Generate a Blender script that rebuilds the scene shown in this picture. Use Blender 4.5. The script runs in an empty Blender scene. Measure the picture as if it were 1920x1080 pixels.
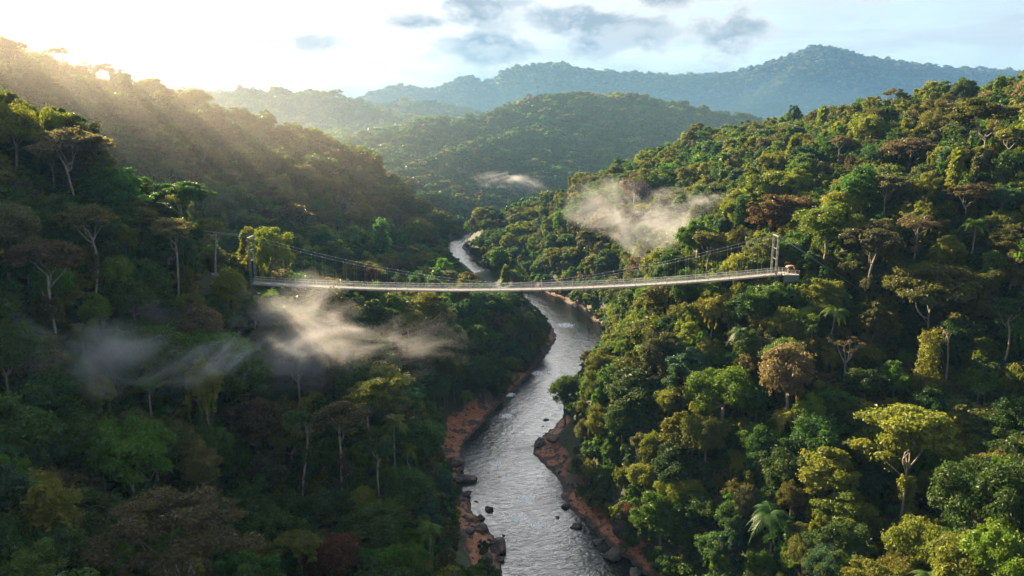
import bpy, bmesh, math, random
import numpy as np
from math import radians, sin, cos, pi

SEED = 11
R = np.random.default_rng(SEED)
random.seed(SEED)
scene = bpy.context.scene
COL = scene.collection

# ------------------------------------------------------------------ camera
F = 1400.0                      # focal length in pixels of the 1920 wide photograph
PITCH = math.atan((540 - 225) / F)
CAMZ = 100.0
cp, sp = cos(PITCH), sin(PITCH)

def unproj(px, py, Y):
    u = (px - 960) / F; v = (540 - py) / F
    dy = cp + v * sp; dz = -sp + v * cp
    t = Y / dy
    return np.array((u * t, Y, CAMZ + dz * t))

def unproj_z(px, py, z=0.0):
    u = (px - 960) / F; v = (540 - py) / F
    dy = cp + v * sp; dz = -sp + v * cp
    t = (z - CAMZ) / dz
    return np.array((u * t, dy * t, z))

def proj(p):
    p = np.asarray(p, float)
    x, y, z = p[..., 0], p[..., 1], p[..., 2] - CAMZ
    d = y * cp - z * sp
    d = np.where(np.abs(d) < 1e-6, 1e-6, d)
    return 960 + F * x / d, 540 - F * (y * sp + z * cp) / d, d

cam = bpy.data.cameras.new('camera'); camo = bpy.data.objects.new('camera', cam)
COL.objects.link(camo); scene.camera = camo
camo.location = (0, 0, CAMZ); camo.rotation_euler = (pi / 2 - PITCH, 0, 0)
cam.sensor_width = 36; cam.lens = F / 1920 * 36
cam.clip_start = 0.5; cam.clip_end = 20000

# ------------------------------------------------------------------ noise
def _hash(ix, iy, s):
    h = (ix.astype(np.int64) * 374761393 + iy.astype(np.int64) * 668265263 + s * 1442695041) & 0xFFFFFFFF
    h = ((h ^ (h >> 13)) * 1274126177) & 0xFFFFFFFF
    h = h ^ (h >> 16)
    return (h & 0xFFFFFF) / float(0xFFFFFF)

def vnoise(x, y, s=0):
    ix = np.floor(x); iy = np.floor(y); fx = x - ix; fy = y - iy
    fx = fx * fx * fx * (fx * (fx * 6 - 15) + 10); fy = fy * fy * fy * (fy * (fy * 6 - 15) + 10)
    a = _hash(ix, iy, s); b = _hash(ix + 1, iy, s); c = _hash(ix, iy + 1, s); d = _hash(ix + 1, iy + 1, s)
    return (a + (b - a) * fx) * (1 - fy) + (c + (d - c) * fx) * fy

def fbm(x, y, s=0, o=4):
    t = 0; a = 0.5; n = 0
    for i in range(o):
        t = t + a * (vnoise(x, y, s + i) - 0.5); n += a; a *= 0.5
        x, y = x * 2.03 + 13.1, y * 2.03 - 7.7
    return t / n

# ------------------------------------------------------------------ river
ROWS = [(428, 898, 916), (440, 868, 898), (460, 832, 868), (487, 852, 880), (508, 880, 912), (530, 915, 962), (550, 972, 1012),
        (562, 990, 1046), (578, 1004, 1076), (600, 1026, 1112), (620, 1040, 1130), (650, 1036, 1122), (675, 1018, 1100), (700, 998, 1084),
        (725, 970, 1078), (750, 946, 1066), (790, 908, 1040), (830, 872, 1004), (860, 866, 1008), (900, 868, 1046),
        (950, 886, 1062), (1000, 920, 1112), (1040, 930, 1150), (1080, 936, 1196)]
cl = []
for y, a, b in ROWS:
    A = unproj_z(a, y); B = unproj_z(b, y)
    cl.append((*(A[:2] + B[:2]) / 2, np.hypot(*(A - B)[:2]) / 2))
# keep the width measured across the stream where it runs sideways
for i, w in ((3, 9.5), (4, 10), (5, 10), (6, 10.5), (7, 10.5), (8, 11)):
    cl[i] = (cl[i][0], cl[i][1], w)
cl = [(520, 900, 9), (260, 800, 9), (110, 765, 9), (20, 750, 9)] + cl + [(20, 138, 15), (27, 108, 15), (34, 60, 15), (36, 0, 15), (40, -200, 15)]
cl = np.array(cl, float)

def catmull(P, n=6):
    out = []
    for i in range(len(P) - 1):
        p0, p1, p2, p3 = P[max(i - 1, 0)], P[i], P[i + 1], P[min(i + 2, len(P) - 1)]
        for k in range(n):
            t = k / n
            out.append(0.5 * (2 * p1 + (p2 - p0) * t + (2 * p0 - 5 * p1 + 4 * p2 - p3) * t * t + (3 * p1 - p0 - 3 * p2 + p3) * t ** 3))
    out.append(P[-1])
    return np.array(out)
RIV = catmull(cl, 5)

def poly_dist(x, y, P):
    """distance to the polyline, value of column 2 interpolated there, side (+1 right of travel) """
    best = np.full(x.shape, 1e18); val = np.zeros(x.shape); side = np.zeros(x.shape)
    for i in range(len(P) - 1):
        ax, ay, av = P[i]; bx, by, bv = P[i + 1]
        dx, dy = bx - ax, by - ay; L = dx * dx + dy * dy + 1e-9
        t = np.clip(((x - ax) * dx + (y - ay) * dy) / L, 0, 1)
        qx, qy = ax + t * dx, ay + t * dy
        d = (x - qx) ** 2 + (y - qy) ** 2
        m = d < best
        best = np.where(m, d, best); val = np.where(m, av + t * (bv - av), val)
        side = np.where(m, np.sign(dx * (y - ay) - dy * (x - ax)), side)
    return np.sqrt(best), val, side

# ------------------------------------------------------------------ terrain
def ridge(pts, can):
    return np.array([(*unproj(p[0], p[1], p[2])[:2], unproj(p[0], p[1], p[2])[2] - (p[3] if len(p) > 3 else can)) for p in pts])

RIDGES = [
    # crest polyline, fall of the sides, rounding
    (ridge([(478, 545, 200, 1), (440, 490, 200, 4), (400, 440, 198), (340, 372, 195), (200, 280, 190), (60, 215, 185), (-100, 150, 180), (-400, 60, 180)], 12), 0.52, 10),
    (np.array([(-30, 85, 26), (-60, 80, 42), (-120, 70, 78), (-250, 50, 130), (-500, 0, 220)], float), 0.55, 12),
    (ridge([(-900, -160, 330), (-500, -60, 360), (-200, 0, 400), (0, 78, 420), (130, 125, 440), (300, 172, 470, 11), (480, 244, 500, 5), (640, 296, 530, 2), (760, 350, 555, 0), (845, 400, 600, 2), (890, 424, 660)], 12), 0.42, 14),
    (ridge([(1455, 535, 204, 1), (1500, 522, 210, 0), (1560, 500, 214, 0), (1640, 420, 218, 2), (1720, 345, 222, 6), (1800, 268, 225, 10), (1900, 205, 228, 14), (2100, 130, 230), (2500, -20, 240)], 12), 0.55, 10),
    (np.array([(62, 100, 22), (90, 92, 46), (130, 80, 76), (250, 60, 140), (500, 0, 220)], float), 0.55, 12),
    (ridge([(2500, 40, 380), (2150, 110, 360), (1920, 152, 330), (1700, 190, 400), (1500, 225, 480), (1350, 256, 540), (1240, 292, 580, 8), (1100, 348, 610, 8), (1000, 398, 625), (935, 432, 628), (895, 458, 612, 8)], 12), 0.36, 14),
    # wooded hill in the middle distance and its spurs
    (ridge([(600, 290, 900), (640, 272, 950), (720, 242, 970), (800, 227, 990), (900, 216, 1010), (1000, 184, 1060), (1100, 172, 1100), (1200, 181, 1120), (1300, 197, 1140), (1430, 222, 1160), (1700, 260, 1200)], 13), 0.5, 25),
    (ridge([(1100, 200, 1070), (1000, 238, 960), (900, 262, 900), (840, 282, 870), (740, 325, 830)], 13), 0.5, 18),
    (ridge([(1200, 215, 1080), (1160, 260, 980), (1090, 315, 900), (1030, 360, 850)], 13), 0.5, 20),
    (ridge([(700, 350, 760), (760, 360, 740), (850, 385, 720), (905, 405, 715)], 13), 0.4, 14),
    # hills further off
    (ridge([(-400, 130, 1995), (200, 160, 1995), (370, 183, 1995), (480, 172, 1995), (560, 172, 1995), (650, 190, 1968), (760, 219, 1928), (860, 260, 1835)], 14), 0.42, 60),
    (ridge([(600, 240, 2972), (700, 196, 3045), (760, 192, 3074), (830, 196, 3103), (900, 212, 3117), (1000, 240, 3117)], 14), 0.4, 90),
    (ridge([(200, 150, 4250), (300, 168, 4250), (350, 164, 4250), (420, 176, 4250)], 14), 0.4, 90),
    # the mountains
    (ridge([(560, 232, 4930), (670, 184, 5015), (700, 172, 5032), (745, 160, 5049), (790, 166, 5066), (815, 168, 5066), (850, 152, 5100), (880, 143, 5100), (905, 152, 5100), (925, 150, 5100),
            (940, 134, 5100), (965, 126, 5100), (1010, 122, 5100), (1050, 120, 5100), (1085, 130, 5100), (1130, 136, 5100), (1190, 138, 5100), (1240, 141, 5100), (1320, 140, 5100),
            (1390, 134, 5100), (1430, 122, 5100), (1480, 104, 5100), (1510, 92, 5100), (1540, 87, 5100), (1570, 92, 5100), (1610, 104, 5100), (1660, 112, 5100), (1720, 122, 5100), (1780, 128, 5100), (1910, 134, 5100), (2100, 140, 5100), (2500, 170, 5100)], 14), 0.55, 100),
    (ridge([(1540, 100, 5083), (1440, 170, 4505), (1390, 205, 4165)], 14), 0.5, 80),
    (ridge([(1050, 140, 5083), (1000, 175, 4590), (960, 195, 4335)], 14), 0.5, 80),
    (ridge([(1700, 130, 5083), (1720, 165, 4590), (1740, 200, 4250)], 14), 0.5, 80),
]
# broad ledges of bare red rock: px, py, half length, half width of the spot where the bank runs out flat
LEDGES = [(*unproj_z(a, b)[:2], r) for a, b, r in ((868, 800, 17), (845, 845, 10), (985, 715, 14), (1030, 815, 13), (1020, 860, 11), (1065, 960, 12), (1110, 1010, 10), (1150, 1050, 9), (884, 1000, 13), (854, 885, 12), (900, 1050, 10),
                                                 (1030, 640, 12), (1050, 555, 9), (1130, 640, 10), (930, 520, 12))]

def height(x, y, fine=True):
    x = np.asarray(x, float); y = np.asarray(y, float)
    d, hw, side = poly_dist(x, y, RIV)
    dn = d - hw + fbm(x / 13, y / 13, 3) * 3.0 + fbm(x / 3.5, y / 3.5, 5, 3) * 1.3
    led = np.zeros(x.shape)
    for lx, ly, lr in LEDGES:
        led = np.maximum(led, np.exp(-((x - lx) ** 2 + (y - ly) ** 2) / (lr * lr)))
    shelf = 0.8 + 7.0 * led + np.clip(fbm(x / 30, y / 30, 9) * 4, 0, 3)
    lo = np.maximum(dn, 0)
    bank = np.where(lo < shelf, 0.5 + 0.30 * lo, 0.5 + 0.30 * shelf + 1.1 * (lo - shelf))
    # stepped strata on the bare ledges
    st = np.floor(lo * 0.9 + fbm(x / 5, y / 5, 21) * 2) / 0.9
    bank = np.where(lo < shelf, 0.35 * bank + 0.65 * (0.4 + 0.32 * st) + fbm(x / 1.7, y / 1.7, 31, 3) * 0.6 * np.minimum(lo, 1), bank)
    land = 70 * (1 - np.exp(-0.42 * np.maximum(dn, 0) / 70))
    acc = land / 6.0
    sm = np.exp(np.clip(acc, -50, 80))
    crest = np.zeros(x.shape)
    top = land.copy()
    hs = [land]; near = np.full(x.shape, 9.0)
    for P, s, w in RIDGES:
        dd, z, _ = poly_dist(x, y, P)
        hs.append(z - s * (np.sqrt(dd * dd + w * w) - w)); near = np.minimum(near, dd / (w * 4))
    hs = np.array(hs); mx = hs.max(0)
    kk = 4.0
    top = mx + kk * np.log(np.exp((hs - mx) / kk).sum(0)) - kk * 0.3
    far = np.clip((y - 650) / 900, 0, 3.6)
    g = fbm(x / (55 + 150 * far), y / (55 + 150 * far), 40, 4)
    rg = np.abs(fbm(x / (70 + 210 * far), y / (90 + 240 * far), 47, 4))
    top = top + (g * (9 + 26 * far) - rg * (10 + 55 * far)) * np.clip(near, 0.12, 1) + 0.6
    h = np.minimum(bank, np.maximum(top, 1.0 + 0.25 * np.maximum(dn, 0)))
    kk = np.minimum(bank, top + 2)
    h = np.where(dn > 8, np.minimum(h, kk + 2), h)
    return np.where(dn < 0, np.maximum(-2.2, 0.45 * dn), h), led

def axis(lo, hi, f0, f1, fine, grow):
    a = list(np.arange(f0, f1 + 1e-6, fine)); st = fine
    while a[-1] < hi: st *= grow; a.append(min(a[-1] + st, hi))
    st = fine
    while a[0] > lo: st *= grow; a.insert(0, max(a[0] - st, lo))
    return np.array(a)

MATS = {}
def link(o, parent=None):
    COL.objects.link(o)
    if parent is not None: o.parent = parent
    return o

def np_mesh(name, V, Fq, mats=(), midx=None, smooth=True, tone=None):
    """V (n,3), Fq (m,k) all faces with k corners or list of such arrays"""
    me = bpy.data.meshes.new(name)
    if not isinstance(Fq, (list, tuple)): Fq = [Fq]
    V = np.asarray(V, np.float32)
    idx = np.concatenate([f.ravel() for f in Fq]).astype(np.int32)
    tot = np.concatenate([np.full(len(f), f.shape[1], np.int32) for f in Fq])
    me.vertices.add(len(V)); me.vertices.foreach_set('co', V.ravel())
    me.loops.add(len(idx)); me.loops.foreach_set('vertex_index', idx)
    me.polygons.add(len(tot)); st = np.concatenate(([0], np.cumsum(tot)[:-1])).astype(np.int32)
    me.polygons.foreach_set('loop_start', st)
    if midx is not None: me.polygons.foreach_set('material_index', np.asarray(midx, np.int32))
    me.polygons.foreach_set('use_smooth', np.full(len(tot), smooth))
    for m in mats: me.materials.append(m)
    if tone is not None:
        at = me.attributes.new('tone', 'FLOAT', 'FACE'); at.data.foreach_set('value', np.asarray(tone, np.float32))
    me.update(calc_edges=True)
    return me

def grid_sheet(name, xs, ys, mat):
    X, Y = np.meshgrid(xs, ys)
    Z, D = height(X.ravel(), Y.ravel())
    V = np.stack((X.ravel(), Y.ravel(), Z), 1)
    n = len(xs); i = np.arange(len(ys) - 1)[:, None] * n + np.arange(n - 1)[None, :]; i = i.ravel()
    me = np_mesh(name, V, np.stack((i, i + 1, i + n + 1, i + n), 1), [mat])
    at = me.attributes.new('bare_rock', 'FLOAT', 'POINT'); at.data.foreach_set('value', D.astype(np.float32))
    o = link(bpy.data.objects.new(name, me)); o['kind'] = 'structure'
    return o, Z.reshape(X.shape)

# ------------------------------------------------------------------ node helpers
class NT:
    def __init__(s, nt): s.nt = nt; nt.nodes.clear()
    def n(s, t, **kw):
        nd = s.nt.nodes.new(t)
        for k, v in kw.items():
            if k.startswith('i_'): nd.inputs[k[2:].replace('_', ' ')].default_value = v
            else: setattr(nd, k, v)
        return nd
    def l(s, a, b): s.nt.links.new(a, b)
    def put(s, sock, v):
        if hasattr(v, 'is_linked'): s.l(v, sock)
        else: sock.default_value = v
    def m(s, op, a, b=0.0, c=0.0, clamp=False):
        nd = s.n('ShaderNodeMath', operation=op, use_clamp=clamp)
        s.put(nd.inputs[0], a); s.put(nd.inputs[1], b)
        if op in ('MULTIPLY_ADD', 'SMOOTH_MIN', 'COMPARE'): s.put(nd.inputs[2], c)
        return nd.outputs[0]
    def ss(s, v, a, b, c=0.0, d=1.0):
        nd = s.n('ShaderNodeMapRange', interpolation_type='SMOOTHSTEP'); s.put(nd.inputs[0], v)
        for i, q in enumerate((a, b, c, d)): s.put(nd.inputs[i + 1], q)
        return nd.outputs[0]
    def mix(s, f, a, b, blend='MIX'):
        nd = s.n('ShaderNodeMix', data_type='RGBA', blend_type=blend)
        s.put(nd.inputs[0], f)
        for i, v in ((6, a), (7, b)):
            if isinstance(v, tuple) and len(v) == 3: v = (*v, 1)
            s.put(nd.inputs[i], v)
        return nd.outputs[2]
    def noise(s, vec, scale, detail=4, rough=0.55, dist=0.0):
        nd = s.n('ShaderNodeTexNoise'); nd.inputs['Scale'].default_value = scale; nd.inputs['Detail'].default_value = detail
        nd.inputs['Roughness'].default_value = rough; nd.inputs['Distortion'].default_value = dist
        if vec is not None: s.l(vec, nd.inputs['Vector'])
        return nd.outputs['Fac']
    def mapv(s, vec, scale=(1, 1, 1), loc=(0, 0, 0)):
        nd = s.n('ShaderNodeMapping'); s.l(vec, nd.inputs['Vector']); nd.inputs['Scale'].default_value = scale; nd.inputs['Location'].default_value = loc
        return nd.outputs[0]

def new_mat(name):
    m = bpy.data.materials.new(name); m.use_nodes = True
    return m, NT(m.node_tree)

def leaf_mat(name, col, tip):
    m, t = new_mat(name)
    oi = t.n('ShaderNodeObjectInfo'); at = t.n('ShaderNodeAttribute', attribute_name='tone'); tc = t.n('ShaderNodeTexCoord')
    c = t.mix(t.m('MULTIPLY', at.outputs['Fac'], 0.75), col, tip)
    n = t.noise(tc.outputs['Object'], 0.35, 3)
    f = t.m('ADD', t.m('MULTIPLY', oi.outputs['Random'], 0.55), t.m('MULTIPLY', n, 0.7))
    f = t.m('ADD', f, 0.38)
    hs = t.n('ShaderNodeHueSaturation'); t.l(c, hs.inputs['Color']); t.l(f, hs.inputs['Value'])
    t.l(t.m('ADD', t.m('MULTIPLY', t.m('FRACT', t.m('MULTIPLY', oi.outputs['Random'], 7.31)), 0.05), 0.472), hs.inputs['Hue'])
    p = t.n('ShaderNodeBsdfPrincipled'); t.l(hs.outputs[0], p.inputs['Base Color'])
    p.inputs['Roughness'].default_value = 0.5; p.inputs['Specular IOR Level'].default_value = 0.35
    tr = t.n('ShaderNodeBsdfTranslucent')
    t.l(t.mix(1.0, hs.outputs[0], (1.25, 1.30, 0.60), 'MULTIPLY'), tr.inputs['Color'])
    mx = t.n('ShaderNodeMixShader'); mx.inputs[0].default_value = 0.48
    t.l(p.outputs[0], mx.inputs[1]); t.l(tr.outputs[0], mx.inputs[2])
    o = t.n('ShaderNodeOutputMaterial'); t.l(mx.outputs[0], o.inputs['Surface'])
    return m

LEAF = {
    'dark green': leaf_mat('dark_green_leaves', (0.033, 0.076, 0.018), (0.070, 0.122, 0.024)),
    'deep green': leaf_mat('deep_green_leaves', (0.044, 0.108, 0.022), (0.105, 0.165, 0.028)),
    'yellow green': leaf_mat('yellow_green_leaves', (0.115, 0.150, 0.018), (0.210, 0.205, 0.032)),
    'olive': leaf_mat('olive_leaves', (0.085, 0.098, 0.024), (0.150, 0.142, 0.038)),
    'blue green': leaf_mat('blue_green_leaves', (0.030, 0.080, 0.044), (0.062, 0.115, 0.056)),
    'brown': leaf_mat('brown_leaves', (0.070, 0.054, 0.026), (0.120, 0.086, 0.042)),
    'rust': leaf_mat('rust_leaves', (0.090, 0.050, 0.020), (0.140, 0.078, 0.032)),
    'tan': leaf_mat('tan_leaves', (0.125, 0.105, 0.055), (0.190, 0.155, 0.085)),
    'bright green': leaf_mat('bright_green_leaves', (0.070, 0.150, 0.014), (0.130, 0.200, 0.025)),
    'grey green': leaf_mat('grey_green_leaves', (0.075, 0.085, 0.042), (0.115, 0.115, 0.060)),
}

def bark_mat(name, a, b):
    m, t = new_mat(name)
    tc = t.n('ShaderNodeTexCoord'); v = t.mapv(tc.outputs['Object'], (2, 2, 0.6))
    n = t.noise(v, 1.6, 5, 0.6)
    p = t.n('ShaderNodeBsdfPrincipled'); t.l(t.mix(t.ss(n, 0.35, 0.65), a, b), p.inputs['Base Color']); p.inputs['Roughness'].default_value = 0.85
    o = t.n('ShaderNodeOutputMaterial'); t.l(p.outputs[0], o.inputs['Surface'])
    return m
BARK_PALE = bark_mat('pale_bark', (0.30, 0.26, 0.21), (0.15, 0.125, 0.10))
BARK_DARK = bark_mat('dark_bark', (0.13, 0.10, 0.075), (0.22, 0.18, 0.14))

def flat_mat(name, col, rough=0.6, metal=0.0, var=0.25, scale=1.5):
    m, t = new_mat(name)
    tc = t.n('ShaderNodeTexCoord'); n = t.noise(tc.outputs['Object'], scale, 5, 0.6)
    c = t.mix(n, tuple(k * (1 - var) for k in col), tuple(min(1, k * (1 + var)) for k in col))
    p = t.n('ShaderNodeBsdfPrincipled'); t.l(c, p.inputs['Base Color']); p.inputs['Roughness'].default_value = rough; p.inputs['Metallic'].default_value = metal
    o = t.n('ShaderNodeOutputMaterial'); t.l(p.outputs[0], o.inputs['Surface'])
    return m

def ground_mat():
    m, t = new_mat('forest_floor_and_red_rock')
    g = t.n('ShaderNodeNewGeometry'); sx = t.n('ShaderNodeSeparateXYZ'); t.l(g.outputs['Position'], sx.inputs[0])
    pos = g.outputs['Position']
    n1 = t.noise(pos, 0.12, 4); n2 = t.noise(pos, 0.6, 5); n3 = t.noise(t.mapv(pos, (0.5, 0.5, 3.5)), 1.4, 5, 0.65)
    red = t.mix(t.ss(n2, 0.3, 0.7), (0.28, 0.098, 0.038), (0.42, 0.17, 0.072))
    at = t.n('ShaderNodeAttribute', attribute_name='bare_rock')
    red = t.mix(t.ss(t.m('ADD', at.outputs['Fac'], t.m('MULTIPLY', t.m('SUBTRACT', n1, 0.5), 0.9)), 0.16, 0.46), t.mix(n2, (0.055, 0.036, 0.024), (0.13, 0.070, 0.040)), red)
    red = t.mix(t.ss(n3, 0.50, 0.66), red, (0.12, 0.055, 0.035))
    dk = t.ss(t.noise(pos, 0.22, 3), 0.52, 0.60)
    red = t.mix(dk, red, (0.050, 0.036, 0.028))
    red = t.mix(t.ss(sx.outputs[2], 0.75, 0.25), red, (0.045, 0.026, 0.018))          # wet rim of the rock
    floor = t.mix(n2, (0.018, 0.033, 0.007), (0.046, 0.054, 0.014))
    f = t.ss(t.m('ADD', sx.outputs[2], t.m('MULTIPLY', t.m('SUBTRACT', n1, 0.5), 4.0)), 3.0, 4.2)
    c = t.mix(f, red, floor)
    p = t.n('ShaderNodeBsdfPrincipled'); t.l(c, p.inputs['Base Color']); p.inputs['Roughness'].default_value = 0.8
    b = t.n('ShaderNodeBump'); b.inputs['Strength'].default_value = 0.9; b.inputs['Distance'].default_value = 0.5
    t.l(t.m('ADD', n3, n2), b.inputs['Height']); t.l(b.outputs[0], p.inputs['Normal'])
    o = t.n('ShaderNodeOutputMaterial'); t.l(p.outputs[0], o.inputs['Surface'])
    return m
GROUND = ground_mat()

# ------------------------------------------------------------------ ground sheets
gx = axis(-800, 800, -90, 110, 1.6, 1.03); gy = axis(-120, 1400, 100, 420, 1.6, 1.012)
ground, GZ = grid_sheet('ground', gx, gy, GROUND)
hills, _ = grid_sheet('hills', np.arange(-3000, 2600, 26.0), np.arange(1340, 4320, 30.0), GROUND)
mountains, _ = grid_sheet('mountains', np.arange(-2300, 4700, 22.0), np.arange(4300, 5900, 30.0), GROUND)
for o in (hills, mountains): o.location.z = -0.6

def hz(x, y):
    """height of the ground sheet by bilinear lookup"""
    x = np.asarray(x, float); y = np.asarray(y, float)
    i = np.clip(np.searchsorted(gx, x) - 1, 0, len(gx) - 2); j = np.clip(np.searchsorted(gy, y) - 1, 0, len(gy) - 2)
    fx = np.clip((x - gx[i]) / (gx[i + 1] - gx[i]), 0, 1); fy = np.clip((y - gy[j]) / (gy[j + 1] - gy[j]), 0, 1)
    return (GZ[j, i] * (1 - fx) + GZ[j, i + 1] * fx) * (1 - fy) + (GZ[j + 1, i] * (1 - fx) + GZ[j + 1, i + 1] * fx) * fy

def raycast(px, py, lift=0.0):
    """first point where the sight line through a pixel meets the ground raised by lift"""
    Ys = np.arange(40, 1390, 1.0)
    u = (px - 960) / F; v = (540 - py) / F
    dy = cp + v * sp; dz = -sp + v * cp
    t = Ys / dy; xs = u * t; zs = CAMZ + dz * t
    hit = np.nonzero(zs <= hz(xs, Ys) + lift)[0]
    if not len(hit): return None
    k = hit[0]
    return np.array((xs[k], Ys[k], hz(xs[k], Ys[k])))

# ------------------------------------------------------------------ water
def build_water():
    m, t = new_mat('river_water')
    uv = t.n('ShaderNodeUVMap', uv_map='flow'); v = uv.outputs[0]
    g = t.n('ShaderNodeNewGeometry')
    a = t.noise(t.mapv(v, (0.55, 1.0, 1)), 0.55, 6, 0.58, 0.3); b = t.noise(t.mapv(v, (0.45, 1.2, 1)), 2.0, 4, 0.55, 0.2); c = t.noise(t.mapv(v, (1, 0.30, 1)), 0.16, 3)
    hgt = t.m('ADD', t.m('ADD', t.m('MULTIPLY', a, 1.0), t.m('MULTIPLY', b, 0.30)), t.m('MULTIPLY', c, 1.0))
    bp = t.n('ShaderNodeBump'); bp.inputs['Strength'].default_value = 0.6; bp.inputs['Distance'].default_value = 0.5
    t.l(hgt, bp.inputs['Height'])
    p = t.n('ShaderNodeBsdfPrincipled'); p.inputs['Roughness'].default_value = 0.08; p.inputs['IOR'].default_value = 1.45
    p.inputs['Specular IOR Level'].default_value = 1.0
    t.l(bp.outputs[0], p.inputs['Normal'])
    # white water: streaks of foam where the current breaks over rocks
    fo = 0.0
    for (px, py, r) in ((970, 970, 4.0), (1010, 985, 3.2), (985, 935, 3.5), (950, 780, 4), (1010, 700, 5), (955, 740, 4), (1060, 610, 8), (930, 870, 3)):
        P = unproj_z(px, py); vd = t.n('ShaderNodeVectorMath', operation='DISTANCE'); t.l(g.outputs['Position'], vd.inputs[0]); vd.inputs[1].default_value = P
        fo = t.m('MAXIMUM', fo, t.ss(vd.outputs['Value'], r, r * 0.2))
    fn = t.noise(t.mapv(v, (1.6, 0.7, 1)), 1.1, 6, 0.7, 0.8)
    foam = t.ss(t.m('ADD', fn, t.m('MULTIPLY', fo, 0.24)), 0.625, 0.74)
    t.l(t.mix(foam, (0.006, 0.009, 0.007), (0.72, 0.72, 0.70)), p.inputs['Base Color'])
    ruf = t.ss(t.noise(t.mapv(v, (1.0, 0.22, 1), (3, 9, 0)), 0.20, 5, 0.62, 1.2), 0.40, 0.66, 0.03, 0.24)
    t.l(t.m('ADD', t.m('MULTIPLY', foam, 0.6), ruf), p.inputs['Roughness'])
    o = t.n('ShaderNodeOutputMaterial'); t.l(p.outputs[0], o.inputs['Surface'])
    P = catmull(cl, 12); T = np.gradient(P[:, :2], axis=0); T /= np.linalg.norm(T, axis=1)[:, None]; N = np.stack((-T[:, 1], T[:, 0]), 1)
    S = np.concatenate(([0], np.cumsum(np.linalg.norm(np.diff(P[:, :2], axis=0), axis=1))))
    ks = np.linspace(-1, 1, 9); V = []; UV = []
    for k in ks:
        off = k * (P[:, 2] + 4)
        V.append(np.concatenate((P[:, :2] + N * off[:, None], np.zeros((len(P), 1))), 1)); UV.append(np.stack((off, S), 1))
    V = np.concatenate(V); UV = np.concatenate(UV); n = len(P)
    i = (np.arange(8)[:, None] * n + np.arange(n - 1)[None]).ravel()
    Fq = np.stack((i, i + 1, i + n + 1, i + n), 1)
    me = np_mesh('river_water', V, Fq, [m])
    ul = me.uv_layers.new(name='flow'); li = np.empty(len(me.loops), np.int32); me.loops.foreach_get('vertex_index', li)
    ul.data.foreach_set('uv', UV[li].astype(np.float32).ravel())
    w = link(bpy.data.objects.new('river_water', me)); w['kind'] = 'structure'
build_water()

# ------------------------------------------------------------------ tree meshes
def leaves(rng, C, RAD, n, size, up=-0.35, flat=0.75, jit=0.55, shell=(0.62, 1.06)):
    """kite shaped leaf sprays spread through ellipsoidal clumps: verts, faces, tone"""
    k = len(C); N = k * n
    d = rng.normal(size=(N, 3)); d /= np.linalg.norm(d, axis=1)[:, None]
    d[:, 2] = np.where(d[:, 2] < up, -d[:, 2] * rng.random(N), d[:, 2])
    c = np.repeat(C, n, 0); r = np.repeat(RAD, n, 0)
    sh = rng.uniform(*shell, (N, 1)) ** 0.7; sh = np.where(rng.random((N, 1)) < 0.11, rng.uniform(1.05, 1.42, (N, 1)), sh)      # stray sprays break the outline
    pos = c + d * r * sh
    nn = d / np.maximum(r / r.max(1, keepdims=True), 0.25) + rng.normal(size=(N, 3)) * jit + np.array((0, 0, 0.25))
    nn /= np.linalg.norm(nn, axis=1)[:, None]
    a = np.cross(nn, rng.normal(size=(N, 3))); a /= np.linalg.norm(a, axis=1)[:, None]; b = np.cross(nn, a)
    s = size * np.exp(rng.normal(size=(N, 1)) * 0.33); w = s * rng.uniform(0.42, 0.75, (N, 1))
    droop = nn * s * -0.18
    V = np.stack((pos - a * s * 0.5 + droop, pos - b * w * 0.5 + a * s * 0.06, pos + a * s * 0.5 + droop, pos + b * w * 0.5 + a * s * 0.06), 1).reshape(-1, 3)
    tone = np.clip(np.repeat(rng.random(k), n) * 0.6 + rng.random(N) * 0.5 - 0.05, 0, 1)
    return V, np.arange(N * 4).reshape(-1, 4), tone

def tube(P, rad, k=6):
    """tapered tube along a polyline"""
    P = np.asarray(P, float); n = len(P)
    T = np.gradient(P, axis=0); T /= np.linalg.norm(T, axis=1)[:, None] + 1e-9
    ref = np.array((0.31, 0.95, 0.05)); A = np.cross(T, ref); A /= np.linalg.norm(A, axis=1)[:, None] + 1e-9; B = np.cross(T, A)
    th = np.arange(k) * 2 * pi / k; rad = np.broadcast_to(np.asarray(rad, float), (n,))
    V = (P[:, None] + rad[:, None, None] * (np.cos(th)[None, :, None] * A[:, None] + np.sin(th)[None, :, None] * B[:, None])).reshape(-1, 3)
    i = (np.arange(n - 1)[:, None] * k + np.arange(k)[None]).ravel(); j = (np.arange(n - 1)[:, None] * k + (np.arange(k)[None] + 1) % k).ravel()
    return V, np.stack((i, j, j + k, i + k), 1)

def join(parts):
    V = []; Fs = []; o = 0
    for v, f in parts: V.append(v); Fs.append(f + o); o += len(v)
    return np.concatenate(V), np.concatenate(Fs)

def bend(rng, a, b, n=5, amp=0.06):
    a = np.asarray(a, float); b = np.asarray(b, float); t = np.linspace(0, 1, n)[:, None]
    L = np.linalg.norm(b - a); off = rng.normal(size=3) * L * amp; off2 = rng.normal(size=3) * L * amp * 0.5
    return a + (b - a) * t + off * np.sin(t * pi) + off2 * np.sin(t * 2 * pi)

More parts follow.
